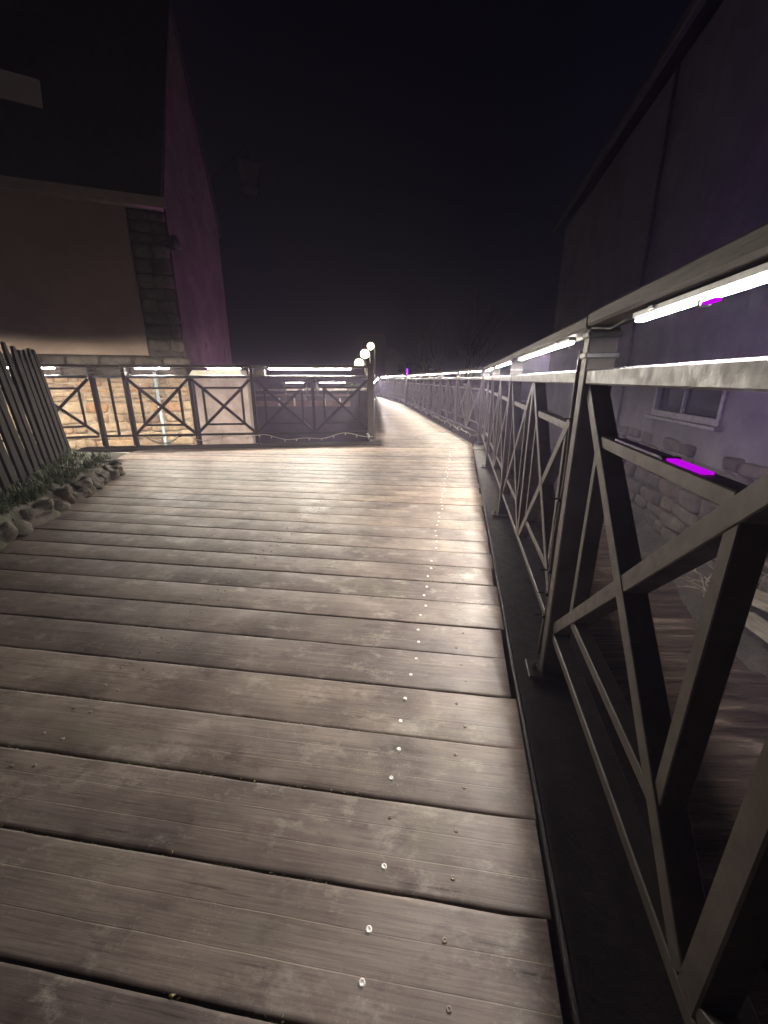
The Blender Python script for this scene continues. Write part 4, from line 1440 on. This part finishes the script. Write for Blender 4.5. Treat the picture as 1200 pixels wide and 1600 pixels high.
# ------------------------------------------------------------------ far buildings, bushes, trees
tw = empty("dark_building", (-2.2, 34, -0.5), 0, "dark block of a building with its lit edges painted as thin red strips behind the globe lamps", "building")
pA, pB = at(566, 522, 34), at(601, 522, 34)
twid = pB.x - pA.x
tw.location.x = pA.x
link("wall", box_mesh("wall", twid, 6.0, pB.z + 0.5, M['tower'], 0.0, (twid / 2, 3.0, (pB.z + 0.5) / 2)), tw)
link("lit_roof_edge", box_mesh("lit_roof_edge", 1.2, 0.06, 0.06, M['lit_edge'], 0.01, (twid - 0.59, -0.032, pB.z + 0.5 - 0.05)), tw)
link("lit_corner_edge", box_mesh("lit_corner_edge", 0.05, 0.05, pB.z + 0.3, M['lit_edge'], 0.01, (twid + 0.026, -0.02, (pB.z + 0.3) / 2)), tw)

ph = empty("pale_house", at(604, 600, 40), 0, "small pale house with rounded hip roof beyond the walkway end", "house")
ph.location.z = -0.3
def plh(u, v): 
    q = at(u, v, 40) - ph.location
    return (q.x, 0, q.z)
link("wall", prism_mesh("wall", [plh(603, 598), plh(632, 598), plh(632, 574), plh(632, 560), plh(622, 550), plh(613, 545), plh(603, 546)], (0, 5, 0), M['far_pale']), ph)
link("door", box_mesh("door", 0.7, 0.06, 1.6, M['dark_wall'], 0.01, (0.7, -0.035, 0.9)), ph)
link("window", box_mesh("window", 0.6, 0.06, 0.7, M['glass_dark'], 0.01, (1.35, -0.034, 2.2)), ph)

def leaf_ball(name, loc, rx, ry, rz_, n, size, mat, label, cat, seed, trunk_h=0.4):
    t = empty(name, loc, 0, label, cat)
    rg = random.Random(seed)
    bm = bmesh.new()
    for i in range(n):
        u = Vector((rg.gauss(0, 1), rg.gauss(0, 1), rg.gauss(0, 1))).normalized()
        rr = rg.uniform(0.45, 1.0) ** 0.5
        lump = 0.75 + 0.45 * noise.noise(u * 2.2 + Vector((seed, 0, 0)))
        p = Vector((u.x * rx, u.y * ry, u.z * rz_)) * rr * lump + Vector((0, 0, trunk_h + rz_ * 0.8))
        a = Vector((rg.gauss(0, 1), rg.gauss(0, 1), rg.gauss(0, 1))).normalized() * size * rg.uniform(0.6, 1.3)
        b = a.orthogonal().normalized() * size * 0.5
        vs = [bm.verts.new(p - a), bm.verts.new(p + b), bm.verts.new(p + a), bm.verts.new(p - b)]
        bm.faces.new(vs)
    link("crown", finish(bm, name, mat), t)
    bm = bmesh.new()
    for k in range(5):
        a = 2 * math.pi * k / 5
        tube_bm(bm, [(0, 0, -0.2), (0.1 * math.cos(a) * rx, 0.1 * math.sin(a) * ry, trunk_h), (0.5 * math.cos(a) * rx, 0.5 * math.sin(a) * ry, trunk_h + rz_)], [0.05, 0.035, 0.012], 5)
    link("trunk", finish(bm, "trunk", M['bark']), t)
leaf_ball("leafy_bush", (0.75, 24.2, -0.3), 0.45, 0.5, 0.62, 900, 0.05, M['bush'], "lit yellow green bush left of the black pillar", "bush", 3, 0.5)
leaf_ball("leafy_bush", (0.35, 26.2, -0.3), 0.6, 0.5, 0.55, 900, 0.05, M['bush'], "lit green bush behind the railing at the far end of the walkway", "bush", 6, 0.2)
leaf_ball("leafy_bush", (-0.3, 28.6, -0.5), 0.9, 0.5, 0.45, 800, 0.06, M['bush'], "low bush behind the sloping railing at the far end", "bush", 9, 0.1)
leaf_ball("leafy_bush", (-1.25, 15.2, 0.45), 0.5, 0.4, 0.28, 700, 0.05, M['bush'], "pale low bush beside the walkway seen right through the left railing", "bush", 12, 0.0)

def bare_tree(loc, h, seed, label):
    t = empty("bare_tree", loc, 0, label, "tree", "bare trees behind the right railing")
    rg = random.Random(seed)
    bt = bmesh.new(); bc = bmesh.new()
    def grow(bm, p, d, L, r, depth):
        pts, rad = [p.copy()], [r]
        n = 5
        for k in range(n):
            d = (d + Vector((rg.uniform(-.16, .16), rg.uniform(-.16, .16), rg.uniform(-.05, .12)))).normalized()
            p = p + d * L / n
            pts.append(p.copy()); rad.append(r * (1 - 0.6 * (k + 1) / n))
            if depth > 0 and k >= 1:
                for q in range(2 if depth > 1 else 2):
                    dd2 = (d + Vector((rg.uniform(-1, 1), rg.uniform(-1, 1), rg.uniform(-.2, .7)))).normalized()
                    grow(bc, p, dd2, L * rg.uniform(0.4, 0.62), rad[-1] * 0.55, depth - 1)
        tube_bm(bm, pts, rad, 6 if depth > 1 else 4)
    grow(bt, Vector((0, 0, -0.3)), Vector((0, 0, 1)), h, 0.03 * h, 3)
    link("trunk", finish(bt, "trunk", M['bark']), t)
    link("crown", finish(bc, "crown", M['bark']), t)
bare_tree((2.6, 20.5, -1.0), 3.4, 1, "bare dark tree just right of the black pillar")
bare_tree((4.1, 22.5, -1.0), 4.2, 2, "bare dark tree left of the riverside building's far corner")
bare_tree((3.4, 27.5, -0.4), 4.5, 3, "tall bare dark tree between pillar and riverside building, farthest back")
leaf_ball("evergreen_bush", (2.4, 24.0, -0.6), 1.4, 1.2, 1.3, 2600, 0.07, M['dark_leaf'], "dark evergreen bush behind the middle stretch of the right railing", "bush", 15, 0.3)
leaf_ball("evergreen_bush", (4.9, 21.0, -0.9), 1.5, 1.2, 1.2, 2600, 0.07, M['dark_leaf'], "dark evergreen bush beside the riverside building's far corner", "bush", 17, 0.3)

# ------------------------------------------------------------------ thin violet volume added in place of lens bloom
hz_o = link("bloom_haze", box_mesh("bloom_haze", 604, 604, 15.4, None, 0.0, (0, 0, 4.0)))
tag(hz_o, "thin violet mist standing in for lens bloom round the lamps", "bloom_haze", kind='stuff')
hm = bpy.data.materials.new("bloom_air")
hm.use_nodes = True
hn = hm.node_tree
hn.nodes.clear()
ho = hn.nodes.new("ShaderNodeOutputMaterial")
hv = hn.nodes.new("ShaderNodeVolumePrincipled")
hv.inputs["Color"].default_value = (0.74, 0.66, 0.96, 1)
hv.inputs["Density"].default_value = 0.0085
hv.inputs["Anisotropy"].default_value = 0.3
hn.links.new(hv.outputs[0], ho.inputs["Volume"])
hz_o.data.materials.append(hm)
